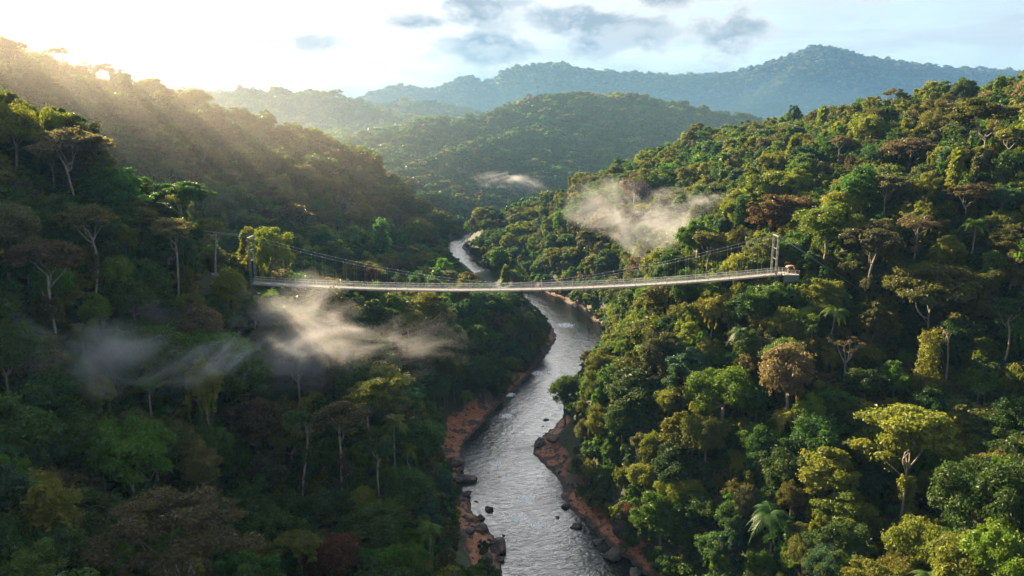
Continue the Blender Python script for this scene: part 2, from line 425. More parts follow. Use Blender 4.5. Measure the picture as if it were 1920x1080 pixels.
def broadleaf(rng, Rr=5.0, H=12.0, deep=0.8, ncl=46, nl=150, size=0.55, col=0.55, lobes=0.35, limbs=6, hang=0):
    """rounded crown of many leaf clumps on a short trunk: (trunk V,F), (crown V,F,tone)"""
    d = []
    ph = rng.uniform(0, 2 * pi, 4)
    cz = H - Rr * deep
    C = []; RA = []
    for i in range(ncl):
        z = 1 - (i + 0.5) / ncl * 1.45
        th = i * 2.39996 + rng.normal() * 0.35
        q = math.sqrt(max(0, 1 - z * z))
        lob = 1 + lobes * (0.6 * sin(2 * th + ph[0]) * q + 0.5 * sin(3 * th + ph[1]) * q + 0.5 * rng.normal() * 0.6)
        rr = Rr * np.clip(lob, 0.55, 1.4) * rng.uniform(0.62, 0.84)
        C.append((q * cos(th) * rr, q * sin(th) * rr, cz + z * rr * deep)); 
        s = Rr * rng.uniform(0.15, 0.33); RA.append((s, s, s * rng.uniform(0.6, 0.9)))
    for i in range(max(3, ncl // 6)):
        C.append(tuple(rng.normal(size=3) * Rr * np.array((0.28, 0.28, 0.2)) + np.array((0, 0, cz)))); RA.append((Rr * .36, Rr * .36, Rr * .3))
    for i in range(hang):      # creepers trailing from the boughs
        q = C[int(rng.integers(ncl // 3, ncl))]; L = H * rng.uniform(0.12, 0.38); m = int(L / 0.45) + 2
        for j in range(m): C.append((q[0] + rng.normal() * 0.12, q[1] + rng.normal() * 0.12, q[2] - j * 0.45)); RA.append((0.30, 0.30, 0.42))
    C = np.array(C); RA = np.array(RA)
    sm = RA[:, 0] < 0.31 if hang else np.zeros(len(RA), bool)
    crown = leaves(rng, C[~sm], RA[~sm], nl, size)
    if sm.any():
        c2 = leaves(rng, C[sm], RA[sm], 16, size * 0.8, up=-1); crown = (np.concatenate((crown[0], c2[0])), np.concatenate((crown[1], c2[1] + len(crown[0]))), np.concatenate((crown[2], c2[2])))
    fork = np.array((rng.normal() * 0.3, rng.normal() * 0.3, max(H - Rr * deep * 1.7, H * 0.25)))
    P = [tube(bend(rng, (0, 0, -1.5), fork, 5, 0.03), np.linspace(0.036, 0.026, 5) * H * 0.85)]
    for i in rng.choice(ncl, min(limbs, ncl), replace=False):
        P.append(tube(bend(rng, fork, C[i] * 0.9 + fork * 0.1, 4, 0.08), np.linspace(0.018, 0.005, 4) * H))
    return join(P), crown

def umbrella(rng, H=18.0, Rr=7.0, forkh=0.58, thick=0.16, pads=22, nl=130, size=0.45, padr=0.27, lean=0.05, layers=True, r0=0.017, side=0, sleeve=False):
    """emergent tree: tall bare trunk, limbs that spread like a vase, flat layered pads of leaves"""
    fork = np.array((rng.normal() * H * lean, rng.normal() * H * lean, H * forkh))
    P = [tube(bend(rng, (0, 0, -2), fork, 7, 0.02), np.linspace(1.25, 0.8, 7) * H * r0)]
    C = []; RA = []
    nm = 5; ends = []
    for i in range(nm):
        th = i * 2 * pi / nm + rng.normal() * 0.35
        q = rng.uniform(0.30, 0.60); 
        e = fork + np.array((cos(th) * Rr * q, sin(th) * Rr * q, (H - fork[2]) * rng.uniform(0.32, 0.62)))
        st = fork * 1.0; st[2] -= rng.uniform(0, 0.12) * H
        st[:2] *= st[2] / max(fork[2], 1e-6)
        P.append(tube(bend(rng, st, e, 5, 0.10), np.linspace(0.62, 0.34, 5) * H * r0, 5)); ends.append((e, th, q))
    for i in range(pads):
        e, th, q = ends[i % nm]
        th2 = th + rng.normal() * 0.5; q2 = math.sqrt(rng.uniform(0.02, 1.0))
        dome = 1 - 0.42 * q2 ** 2
        tz = fork[2] + (H - fork[2]) * np.clip(dome * rng.uniform(0.60, 1.0), 0.2, 1)
        tip = np.array((cos(th2) * Rr * q2 * 0.86, sin(th2) * Rr * q2 * 0.86, tz))
        P.append(tube(bend(rng, e, tip, 4, 0.10), np.linspace(0.28, 0.08, 4) * H * r0, 4))
        s = Rr * padr * rng.uniform(0.75, 1.3); C.append(tip + (0, 0, s * 0.1)); RA.append((s, s, s * rng.uniform(0.35, 0.55) + thick))
        for k in range(2):
            s2 = s * rng.uniform(0.45, 0.75); C.append(tip + rng.normal(size=3) * s * np.array((0.7, 0.7, 0.25))); RA.append((s2, s2, s2 * 0.5))
    if sleeve:                 # creepers climbing the lower trunk
        for k in range(9):
            z0 = H * forkh * rng.uniform(0.05, 0.75); a = fork * (z0 / fork[2]); s = H * 0.035 * rng.uniform(0.7, 1.5)
            C.append(a + rng.normal(size=3) * s * 0.5); RA.append((s, s, s * 1.6))
    for k in range(side):      # a lower bough with its own tuft
        th = rng.uniform(0, 2 * pi); z0 = H * forkh * rng.uniform(0.7, 0.95)
        tip = np.array((cos(th) * Rr * 0.8, sin(th) * Rr * 0.8, z0 + H * 0.10)); a = fork * (z0 / fork[2])
        P.append(tube(bend(rng, a, tip, 4, 0.08), np.linspace(0.3, 0.1, 4) * H * r0, 4))
        for j in range(4):
            s = Rr * 0.22; C.append(tip + rng.normal(size=3) * s * np.array((1, 1, 0.4))); RA.append((s, s, s * 0.5))
    crown = leaves(rng, np.array(C), np.array(RA), nl, size, up=-0.25, jit=0.5)
    return join(P), crown

def vine_column(rng, H=15.0, Rr=2.6, ncl=40, nl=130, size=0.5):
    C = []; RA = []
    for i in range(ncl):
        z = (i + 0.5) / ncl; th = i * 2.4 + rng.normal() * 0.4
        rr = Rr * (0.55 + 0.5 * sin(z * 5 + 1) * 0.4 + 0.25 * rng.random()) * (1.0 if z < 0.85 else 0.7)
        C.append((cos(th) * rr * 0.7, sin(th) * rr * 0.7, 0.5 + z * (H - 1))); s = Rr * rng.uniform(0.30, 0.5); RA.append((s, s, s * 1.3))
    crown = leaves(rng, np.array(C), np.array(RA), nl, size, up=-0.6)
    return tube(bend(rng, (0, 0, -1.5), (0.2, 0, H * 0.9), 6, 0.02), np.linspace(0.35, 0.1, 6)), crown

def palm(rng, H=8.0, L=3.6, nf=19):
    top = np.array((rng.normal() * 0.25, rng.normal() * 0.25, H))
    tr = tube(bend(rng, (0, 0, -1.5), top, 7, 0.03), np.linspace(0.20, 0.13, 7))
    V = []; Fc = []; o = 0; tone = []
    for i in range(nf):
        th = i * 2.4 + rng.normal() * 0.2; el = rng.uniform(-0.15, 1.25); l = L * rng.uniform(0.8, 1.1)
        n = 12; t = np.linspace(0, 1, n)
        r = l * t * cos(el * 0.8); z = l * (t * sin(el) - (0.55 + 0.35 * cos(el)) * t ** 2.2)
        P = top + np.stack((r * cos(th), r * sin(th), z), 1)
        side = np.array((-sin(th), cos(th), 0))
        for k in range(1, n):
            for sgn in (-1, 1):
                for h in (0, 0.5):
                    a = P[k - 1] + (P[k] - P[k - 1]) * h; b = a + (P[k] - P[k - 1]) * 0.42
                    w = L * 0.23 * (sin(min(1, t[k] * 1.05 + 0.12) * pi) ** 0.6 + 0.15)
                    tip = (a + b) / 2 + side * sgn * w + (P[k] - P[k - 1]) * 0.9 + np.array((0, 0, -w * 0.35))
                    V += [a, b, tip + (b - a) * 0.15, tip - (b - a) * 0.15]; Fc.append((o, o + 1, o + 2, o + 3)); o += 4; tone.append(rng.random())
        tv, tf = tube(P, np.linspace(0.05, 0.015, n), 3); V += list(tv); Fc += [tuple(f + o) for f in tf]; o += len(tv); tone += [0.8] * len(tf)
    return tr, (np.array(V), np.array(Fc), np.array(tone))

def bare_tree(rng, H=14.0, Rr=4.0):
    fork = np.array((0.3, 0, H * 0.5)); P = [tube(bend(rng, (0, 0, -2), fork, 6, 0.03), np.linspace(0.32, 0.2, 6))]
    C = []; RA = []
    for i in range(5):
        th = i * 1.26 + rng.normal() * 0.3; e = fork + np.array((cos(th) * Rr * 0.6, sin(th) * Rr * 0.6, H * rng.uniform(0.25, 0.4)))
        P.append(tube(bend(rng, fork, e, 5, 0.08), np.linspace(0.18, 0.09, 5), 5))
        for k in range(4):
            tip = e + np.array((cos(th + rng.normal()) * Rr * 0.45, sin(th + rng.normal()) * Rr * 0.45, H * rng.uniform(0.02, 0.14)))
            P.append(tube(bend(rng, e, tip, 4, 0.1), np.linspace(0.08, 0.03, 4), 4)); C.append(tip); RA.append((0.7, 0.7, 0.4))
    return join(P), leaves(rng, np.array(C), np.array(RA), 26, 0.4)

rg = np.random.default_rng
HIGH = []     # high detail broadleaf crowns for the trees that stand as objects
for i, a in enumerate([dict(), dict(Rr=5.5, H=11, deep=0.62), dict(Rr=4.2, H=12.5, deep=1.05), dict(Rr=5.2, H=12, deep=0.75, lobes=0.6, ncl=54), dict(Rr=4.6, H=10.5, deep=0.85, lobes=0.5),
                       dict(Rr=3.6, H=12.5, deep=1.35, ncl=52, lobes=0.45), dict(Rr=6.0, H=12.5, deep=0.55, ncl=60, lobes=0.5), dict(Rr=5.0, H=13.0, deep=0.9, ncl=44, lobes=0.7)]):
    tr, cr = broadleaf(rg(100 + i), nl=240, size=0.38, hang=(14, 0, 18, 8, 16, 20, 0, 14)[i], **a)
    HIGH.append((np_mesh('trunk', *tr, [BARK_DARK]), np_mesh('crown', cr[0], cr[1], [LEAF['dark green']], tone=cr[2], smooth=False), a.get('Rr', 5.0), a.get('H', 12.0)))

PROTO = bpy.data.collections.new('tree_kinds')      # meshes the forest draws on; not linked to the scene
PNAMES = []
def proto(tag, tr, cr, leaf, bark):
    V = np.concatenate((tr[0], cr[0])); f1 = tr[1]; f2 = cr[1] + len(tr[0])
    me = np_mesh('forest_tree', V, np.concatenate((f1, f2)), [bark, leaf], np.r_[np.zeros(len(f1)), np.ones(len(f2))], smooth=False, tone=np.r_[np.zeros(len(f1)), cr[2]])
    o = bpy.data.objects.new('%04d_%s' % (len(PNAMES), tag), me); PROTO.objects.link(o); PNAMES.append(tag)
LCOLS = ['dark green', 'deep green', 'yellow green', 'olive', 'blue green', 'brown', 'grey green', 'bright green', 'tan', 'rust']
PIDX = {}
for ci, c in enumerate(LCOLS):
    for si, a in enumerate([dict(), dict(Rr=5.4, H=11, deep=0.65, lobes=0.5), dict(Rr=3.9, H=12.5, deep=1.1, lobes=0.5), dict(Rr=5.2, H=12, deep=0.75, lobes=0.6)]):
        tr, cr = broadleaf(rg(200 + ci * 4 + si), ncl=36, nl=120, size=0.56, limbs=3, hang=(8, 0, 10, 5)[si], **a); PIDX[('mid', c, si)] = len(PNAMES); proto('mid', tr, cr, LEAF[c], BARK_DARK)
    for si in range(2):
        tr, cr = broadleaf(rg(300 + ci * 2 + si), ncl=20, nl=32, size=1.35, limbs=0, Rr=5.2, H=11, deep=0.8, lobes=0.5); PIDX[('far', c, si)] = len(PNAMES); proto('far', tr, cr, LEAF[c], BARK_DARK)
for ci, c in enumerate(['olive', 'grey green', 'tan', 'brown']):
    tr, cr = umbrella(rg(400 + ci), H=17, Rr=5.5, pads=16, nl=60, size=0.75, padr=0.32); PIDX[('umb', c, 0)] = len(PNAMES); proto('umb', tr, cr, LEAF[c], BARK_PALE)
for ci, c in enumerate(['dark green', 'deep green', 'blue green', 'olive', 'yellow green']):
    tr, cr = broadleaf(rg(500 + ci), Rr=2.6, H=3.6, deep=0.8, ncl=16, nl=75, size=0.55, limbs=0, lobes=0.6); PIDX[('bush', c, 0)] = len(PNAMES); proto('bush', tr, cr, LEAF[c], BARK_DARK)
for ci, c in enumerate(['deep green', 'yellow green']):
    tr, cr = vine_column(rg(520 + ci), H=9, Rr=1.9, ncl=24, nl=70, size=0.6); PIDX[('vine', c, 0)] = len(PNAMES); proto('vine', tr, cr, LEAF[c], BARK_DARK)

# ------------------------------------------------------------------ bridge data (used to keep trees out of its way)
BY = 201.0
BL = unproj(474, 530, BY); BM = unproj(945, 543, BY); BR = unproj(1462, 513, BY)
def deck_z(x):
    # parabola through the three measured points
    x0, x1, x2 = BL[0], BM[0], BR[0]; z0, z1, z2 = BL[2], BM[2], BR[2]
    return z0 * (x - x1) * (x - x2) / ((x0 - x1) * (x0 - x2)) + z1 * (x - x0) * (x - x2) / ((x1 - x0) * (x1 - x2)) + z2 * (x - x0) * (x - x1) / ((x2 - x0) * (x2 - x1))

# ------------------------------------------------------------------ things
def tag(o, label=None, cat=None, group=None, kind=None):
    if label: o['label'] = label
    if cat: o['category'] = cat
    if group: o['group'] = group
    if kind: o['kind'] = kind
    return o
def empty(name, loc, rz=0.0):
    e = bpy.data.objects.new(name, None); e.location = loc; e.rotation_euler = (0, 0, rz); e.empty_display_size = 0.5
    return link(e)
def child(name, me, parent, mat=None):
    o = link(bpy.data.objects.new(name, me), parent)
    if mat is not None:
        o.material_slots[0].link = 'OBJECT'; o.material_slots[0].material = mat
    return o

# px of crown middle, px of crown top, crown width, px where the trunk meets the canopy below, kind, leaf colour, landmark phrase, label
H_ = [
 # slope on the left bank
 (130, 236, 128, 365, 'umb', 'tan', 'the big tan tree above the left tower', 'big spreading tan tree with a thick pale trunk high on the shaded slope', 0.6),
 (168, 385, 100, 525, 'umb', 'olive', 'the dark olive tree with a straight white trunk', 'dark olive open tree with a straight slim white trunk on the shaded slope', 0.62),
 (92, 450, 130, 600, 'umb', 'brown', 'the broad dull brown tree', 'broad dull brown tree with a pale trunk on the shaded slope', 0.7),
 (338, 335, 100, 425, 'umb', 'deep green', 'the layered green tree', 'layered green tree whose flat tiers of leaves catch the sun', 0.5),
 (325, 410, 84, 532, 'umb', 'tan', 'the pinkish tan tree', 'pinkish tan tree with a slender white trunk near the bridge shelter', 0.55),
 (398, 405, 62, 518, 'umb', 'yellow green', 'the slim tree beside the shelter', 'slim sunlit tree with twin pale trunks beside the bridge shelter', 0.6),
 (505, 425, 78, 545, 'broad', 'yellow green', 'the golden tree at the left tower', 'golden green tree crowding the left bridge tower', 0),
 (430, 505, 72, 578, 'broad', 'yellow green', 'the round golden bush', 'round golden green tree between the shelter and the bridge deck', 0),
 (22, 195, 110, 300, 'broad', 'yellow green', 'the yellow crown at the frame edge', 'large yellow green crown at the edge of the picture on the upper slope', 0),
 (700, 714, 104, 832, 'umb', 'yellow green', 'the yellow tree with airy branches', 'airy yellow green tree with a grey trunk lit by the sun below the mist', 0.62),
 (556, 655, 60, 742, 'bare', 'olive', 'the bare white tree in the mist', 'almost bare white forked tree standing at the edge of the mist', 0),
 (310, 930, 270, 1110, 'umb', 'brown', 'the huge brown umbrella tree', 'huge flat brown umbrella tree with white spreading limbs at the bottom', 0.42),
 (380, 670, 60, 762, 'broad', 'yellow green', 'the slender yellow tree', 'slender yellow green tree just below the band of blue mist', 0),
 (280, 704, 54, 765, 'umb', 'deep green', 'the small open green tree', 'small open green tree with a forked pale trunk below the blue mist', 0.55),
 (480, 748, 100, 850, 'broad', 'brown', 'the round russet tree', 'round russet brown tree in the shade below the mist', 0),
 (372, 830, 80, 915, 'broad', 'olive', 'the pale olive tree', 'pale olive domed tree with a visible trunk in the shaded hollow', 0),
 (245, 790, 160, 920, 'broad', 'bright green', 'the broad bright green crown', 'broad bright green crown above the huge brown umbrella tree', 0),
 (640, 758, 100, 912, 'umb', 'brown', 'the brown tree on twin white stems', 'dark brown tree on two white stems near the river bank', 0.66),
 (712, 820, 60, 935, 'umb', 'dark green', 'the thin dark tree', 'thin dark green tree with a needle thin white trunk above the river', 0.7),
 (560, 770, 60, 905, 'umb', 'dark green', 'the dark tree on a white pole trunk', 'dark tree with a white pole of a trunk in the darkest hollow', 0.7),
 (555, 1000, 90, 1090, 'umb', 'yellow green', 'the drooping yellow tree', 'small drooping yellow green tree beside a rusty bush at the bottom', 0.5),
 (620, 1006, 100, 1090, 'broad', 'rust', 'the rusty bush', 'low rusty brown tree near the bottom edge', 0),
 (40, 1040, 150, 1110, 'broad', 'bright green', 'the bright crown in the corner', 'bright green crown filling the bottom corner of the shaded slope', 0),
 (860, 790, 0, 0, 'skip', '', '', '', 0),
 # crest of the left ridge against the sky
 (112, 84, 36, 118, 'umb', 'tan', 'the first skyline tree', 'small wiry umbrella tree on the glowing skyline, highest of the ridge', 0.55),
 (193, 118, 46, 150, 'umb', 'brown', 'the second skyline tree', 'flat brown umbrella tree on the glowing skyline of the ridge', 0.5),
 (20, 72, 60, 108, 'umb', 'brown', 'the skyline tree by the edge', 'low brown umbrella tree on the skyline at the very edge', 0.5),
 (348, 172, 34, 205, 'broad', 'olive', 'the round skyline tree', 'round dark tree standing proud of the ridge skyline', 0),
 (447, 200, 44, 240, 'broad', 'dark green', 'the dark twin crowned tree', 'dark twin crowned tree on the ridge skyline against the misty hill', 0),
 (527, 234, 36, 265, 'broad', 'olive', 'the lone dome on the ridge', 'small domed tree alone on the lower end of the ridge skyline', 0),
 # slope on the right bank
 (1752, 498, 160, 628, 'umb', 'olive', 'the wide olive umbrella tree', 'wide flat olive umbrella tree with fanned tan limbs above a vine column', 0.45),
 (1702, 766, 168, 962, 'umb', 'yellow green', 'the tall yellow umbrella tree', 'tall yellow umbrella tree with a bare leaning trunk and white limbs', 0.5),
 (1476, 644, 112, 758, 'broad', 'tan', 'the golden brown tree', 'golden brown domed tree on white stems in the middle of the slope', 0),
 (1628, 424, 104, 556, 'umb', 'grey green', 'the grey green tree on a white trunk', 'grey green tree on a tall white trunk behind the bridge landing', 0.55),
 (1720, 398, 66, 475, 'umb', 'tan', 'the sandy umbrella tree', 'sandy coloured small umbrella tree above the grey green one', 0.5),
 (1552, 378, 125, 500, 'broad', 'bright green', 'the vivid green tree', 'vivid green broad tree with leaning trunks right behind the bridge landing', 0),
 (1468, 364, 104, 432, 'broad', 'rust', 'the rust red tree', 'rust red flat crown beside the vivid green tree', 0),
 (1389, 366, 32, 442, 'vine', 'dark green', 'the dark green pillar tree', 'dark green pillar shaped tree rising out of the drifting mist', 0),
 (1328, 434, 58, 500, 'umb', 'olive', 'the wiry tree by the mist', 'wiry open tree at the edge of the mist near the bridge', 0.5),
 (1386, 424, 40, 480, 'broad', 'olive', 'the small tree below the pillar', 'small pointed olive tree below the dark pillar tree', 0),
 (1838, 186, 112, 318, 'umb', 'olive', 'the giant tree on three trunks', 'giant olive tree on clustered tan trunks near the top of the slope', 0.5),
 (1702, 256, 100, 328, 'umb', 'tan', 'the upper tan umbrella tree', 'tan umbrella tree with short white trunks on the upper slope', 0.5),
 (1576, 253, 42, 302, 'umb', 'tan', 'the pale tree in the dark gully', 'small pale tan tree alone in the dark gully', 0.5),
 (1664, 326, 72, 388, 'umb', 'grey green', 'the twiggy grey tree', 'twiggy grey green tree with several white stems on the upper slope', 0.4),
 (1820, 340, 76, 398, 'umb', 'brown', 'the dull mauve brown tree', 'dull mauve brown umbrella tree on the upper slope', 0.5),
 (1552, 838, 110, 930, 'broad', 'yellow green', 'the yellow lit crown', 'yellow lit dome in the dark lower slope', 0),
 (1322, 778, 84, 868, 'broad', 'olive', 'the round olive tree', 'round olive tree with sunlit top low on the slope above the river', 0),
 (1585, 632, 60, 690, 'bare', 'brown', 'the twiggy brown tree', 'twiggy brown tree with thin branches among dark crowns', 0),
 (1792, 600, 64, 706, 'umb', 'dark green', 'the dark tree on a blue white trunk', 'dark tree on a slanting blue white trunk in deep shade', 0.7),
 (1884, 556, 66, 668, 'umb', 'dark green', 'the dark tree by the frame edge', 'dark tree on a thin white trunk near the edge of the picture', 0.7),
 (1740, 622, 62, 745, 'vine', 'yellow green', 'the vine draped column', 'column of yellow green vines under the wide olive umbrella tree', 0),
 (1880, 985, 120, 1090, 'broad', 'bright green', 'the sunlit corner crown', 'sunlit bright green crown in the bottom corner of the slope', 0),
 (1650, 1058, 100, 1120, 'broad', 'yellow green', 'the lit crown at the bottom edge', 'lit yellow crown cut by the bottom edge of the picture', 0),
 (1640, 565, 58, 645, 'broad', 'olive', 'the pale domed tree', 'pale domed olive tree next to the small palm', 0),
 (1060, 705, 56, 770, 'broad', 'dark green', 'the dark tree over the water', 'dark tree leaning out over the water from the right bank', 0),
 (1490, 198, 24, 225, 'broad', 'dark green', 'the skyline sprig', 'small dark tree sticking up from the far crest', 0),
 (1676, 164, 40, 192, 'umb', 'olive', 'the flat tree on the crest', 'flat topped tree on the crest below the blue mountain', 0.5),
 (1806, 146, 46, 185, 'broad', 'dark green', 'the dark pair on the crest', 'tall dark tree on the highest part of the crest', 0),
 # palms
 (735, 768, 66, 860, 'palm', 'yellow green', 'the sunlit palm', 'sunlit palm with yellow fronds beside the airy yellow tree', 0),
 (800, 972, 66, 1020, 'palm', 'bright green', 'the low palm over the bank', 'low palm with one glowing frond just above the river rocks', 0),
 (155, 602, 64, 655, 'palm', 'olive', 'the feathery palm', 'feathery palm in the shade just above the blue mist', 0),
 (1565, 566, 60, 628, 'palm', 'bright green', 'the small star shaped palm', 'star shaped palm on a thin white trunk in the middle of the slope', 0),
 (1442, 944, 84, 1010, 'palm', 'deep green', 'the wide dark palm', 'wide dark palm spreading its fronds low on the slope', 0),
 (1826, 405, 56, 456, 'palm', 'bright green', 'the upper palm', 'bright palm among dark crowns high on the slope', 0),
 (215, 608, 40, 650, 'palm', 'deep green', 'the little palm', 'little palm beside the feathery one above the mist', 0),
 (180, 818, 60, 870, 'palm', 'deep green', 'the palm in the hollow', 'dim palm half hidden in the shaded hollow', 0),
]
NAMES = {'umb': 'emergent_tree', 'broad': 'rainforest_tree', 'vine': 'vine_covered_tree', 'palm': 'palm_tree', 'bare': 'bare_tree'}
CATS = {'umb': 'emergent tree', 'broad': 'tree', 'vine': 'vine covered tree', 'palm': 'palm', 'bare': 'bare tree'}
GRP = {'umb': 'emergent trees with spreading crowns', 'broad': 'rainforest trees on the valley slopes', 'vine': 'trees draped in creepers', 'palm': 'palms among the forest trees', 'bare': 'nearly leafless trees'}
YSET = {'the golden tree at the left tower': 209.0, 'the vivid green tree': 214.0, 'the dark twin crowned tree': 500.0, 'the lone dome on the ridge': 506.0, 'the round skyline tree': 476.0}
HEROES = []; LAND = []; hn = 0
for (px, top, w, base, kind, colr, lm, label, fk) in H_:
    if kind == 'skip': continue
    hn += 1; g = rg(900 + hn)
    hit = None
    for k in range(12):                       # a skyline tree stands where the slope is first met below it
        hit = raycast(px, base + k * 3, 5.5 if k == 0 else 7.0)
        if hit is not None: break
    if hit is None: print('no ground for', label); continue
    x, Y, zg = hit
    if lm in YSET: Y = YSET[lm]; x = unproj(px, base, Y)[0]
    q = unproj(px, top, Y); d = math.hypot(Y, CAMZ - q[2])
    if abs(px - 960) > 1: x = q[0] * 0.5 + x * 0.5
    zg = float(hz(x, Y)); Hh = max(q[2] - zg, 4.0); Rr = w / 2 / F * proj(q)[2]
    e = empty(NAMES[kind], (x, Y, zg - 0.3), 0.0)
    big = w * 1.0
    if kind == 'umb':
        dens = dict(nl=int(np.clip(60 + w * 0.9, 70, 210)), size=float(np.clip(Rr * 0.085, 0.34, 0.7)), pads=int(np.clip(14 + w / 9, 16, 40)))
        if w > 200: dens = dict(nl=430, size=0.40, pads=25, padr=0.22)
        f2 = max(fk, 1 - 1.15 * Rr / Hh)
        tr, cr = umbrella(g, H=Hh, Rr=Rr, forkh=f2, r0=float(np.clip(0.14 / Hh + 0.005, 0.007, 0.018)), side=1 if 'yellow umbrella' in lm else 0, sleeve=bool(g.random() < 0.5), **dens)
        bark = BARK_PALE
    elif kind == 'broad':
        T, Cm, r0, h0 = HIGH[hn % len(HIGH)]
        tr = cr = None
        t_ = child('trunk', T, e, BARK_PALE if w > 90 else BARK_DARK); c_ = child('crown', Cm, e, LEAF[colr])
        s = Rr / r0; e.scale = (s, s, float(np.clip(Hh / h0, s * 0.55, s * 1.8))); e.rotation_euler.z = float(g.uniform(0, 6.28))
        if Hh / h0 > s * 1.8: e.location.z = q[2] - s * 1.8 * h0
    elif kind == 'vine':
        tr, cr = vine_column(g, H=Hh, Rr=Rr); bark = BARK_DARK
    elif kind == 'palm':
        tr, cr = palm(g, H=Hh * 0.86, L=Rr * 1.15); bark = BARK_PALE
    else:
        tr, cr = bare_tree(g, H=Hh, Rr=Rr); bark = BARK_PALE
    if tr is not None:
        child('trunk', np_mesh('trunk', *tr, [bark]), e); child('crown', np_mesh('crown', cr[0], cr[1], [LEAF[colr]], tone=cr[2], smooth=False), e)
    tag(e, label, CATS[kind], GRP[kind])
    HEROES.append((x, Y, zg, Rr, Hh, px, top, w, base, kind))
    LAND.append((px, (top + base) / 2, lm))

# ------------------------------------------------------------------ the rest of the forest
riv_y = np.array([r[0] for r in ROWS], float); riv_l = np.array([r[1] for r in ROWS], float); riv_r = np.array([r[2] for r in ROWS], float)
BARE = [(830, 745, 935, 870), (1010, 775, 1075, 900), (1030, 620, 1046, 665), (900, 500, 950, 535), (960, 548, 1060, 580), (1055, 570, 1140, 640), (1060, 930, 1160, 1030), (860, 870, 900, 1060), (985, 660, 1030, 720), (1130, 1020, 1230, 1080)]

def scatter(x0, x1, y0, y1, s, seed):
    g = rg(seed); xs = np.arange(x0, x1, s); ys = np.arange(y0, y1, s * 0.9)
    X, Y = np.meshgrid(xs, ys); X = X + (np.arange(len(ys)) % 2)[:, None] * s * 0.5
    X = X + g.uniform(-.42, .42, X.shape) * s; Y = Y + g.uniform(-.42, .42, Y.shape) * s
    x = X.ravel(); y = Y.ravel()
    m = np.abs(x) < np.abs(y) * 0.86 + 70
    return x[m], y[m]

def colour_for(g, x, y, n, kind='tree'):
    """leaf colour index: mostly greens, drier browns in patches"""
    f = fbm(x / 45, y / 45, 77, 3); r = g.random(n)
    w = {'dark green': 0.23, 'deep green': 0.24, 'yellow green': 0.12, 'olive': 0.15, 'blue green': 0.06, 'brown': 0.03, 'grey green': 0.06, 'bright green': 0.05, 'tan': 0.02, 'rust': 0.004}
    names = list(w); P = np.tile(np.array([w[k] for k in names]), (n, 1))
    P[:, 2] *= np.where(x > 0, 2.5, 0.8); P[:, 7] *= np.where(x > 0, 1.5, 1.0); P[:, 0] *= np.where(x > 0, 0.8, 1.15)  # sunlit right slope put into leaf colour: more yellow and bright, less dark
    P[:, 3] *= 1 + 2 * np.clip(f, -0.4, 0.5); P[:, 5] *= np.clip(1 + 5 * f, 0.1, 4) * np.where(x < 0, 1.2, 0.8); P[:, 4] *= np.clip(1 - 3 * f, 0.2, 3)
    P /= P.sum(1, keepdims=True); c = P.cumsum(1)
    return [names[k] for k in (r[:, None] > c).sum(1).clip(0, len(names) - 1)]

def clear_of_things(x, y, z, rad, top, bush=False):
    """False where a tree would hide the bridge, the river, the red rock or a landmark tree that the photograph shows clear"""
    P = np.stack((x, y, z + top), 1); pu, pv, d = proj(P); C = np.stack((x, y, z + top - rad * 0.8), 1); cu, cv, _ = proj(C); w = rad * F / d; h = rad * 0.8 * F / d
    ok = np.ones(len(x), bool)
    dx = np.clip(x, BL[0] - 1, BR[0] + 3)
    bu, bv, _ = proj(np.stack((x, np.full(len(x), BY), deck_z(dx)), 1))
    on = (cu + w * 0.8 > 474) & (cu - w * 0.8 < 1470) & (y < BY + 6)
    line = np.interp(cu, [470, 700, 945, 1250, 1462], [535, 545, 548, 535, 520])
    ok &= ~(on & (pv < line))
    # the main towers, shelter and landing, and the masts' cables
    for a, b, c, e, yy in ((456, 440, 486, 535, BY + 3), (374, 514, 416, 534, 203), (1442, 438, 1488, 516, BY + 3), (470, 450, 620, 520, BY + 3), (1300, 470, 1460, 512, BY + 3)):
        ok &= ~((cu + w * 0.9 > a) & (cu - w * 0.9 < b + 0) & False)
        ok &= ~((cu + w * 0.85 > a) & (cu - w * 0.85 < c) & (pv < e - 2) & (cv + h > b) & (y < yy))
    for yy in (-1.2, -0.9, -0.6, -0.2, 0.2, 0.6, 0.9):
        rv = cv + h * yy; ww = w * (math.sqrt(max(1 - yy * yy, 0.12))) * 0.85
        l = np.interp(rv, riv_y, riv_l); r = np.interp(rv, riv_y, riv_r)
        ok &= ~((rv > 428) & (cu + ww > l + 3) & (cu - ww < r - 3))
    for a, b, c, e in (BARE[:3] + BARE[7:8] if bush else BARE):
        ok &= ~((cu + w * 0.7 > a) & (cu - w * 0.7 < c) & (cv + h * 0.7 > b) & (cv - h * 0.7 < e))
    for (hx, hy, hzg, hr, hh, hpx, htop, hw, hbase, kind) in HEROES:
        lowb = htop + (hbase - htop) * (0.96 if kind in ('umb', 'bare', 'palm') else 0.75)
        wide = hw * 0.5
        inx = (cu + w * 0.75 > hpx - wide) & (cu - w * 0.75 < hpx + wide)
        crownb = htop + (hbase - htop) * 0.62
        ok &= ~(inx & (pv < crownb) & (cv + h > htop) & (y < hy - 0.5))
        stem = (cu + w * 0.8 > hpx - 9) & (cu - w * 0.8 < hpx + 9)
        ok &= ~(stem & (pv < lowb) & (cv + h > htop) & (y < hy - 0.5))
        if rad.mean() > 3: ok &= ((x - hx) ** 2 + (y - hy) ** 2) > (hr * 0.75 + rad * 0.35) ** 2
    return ok

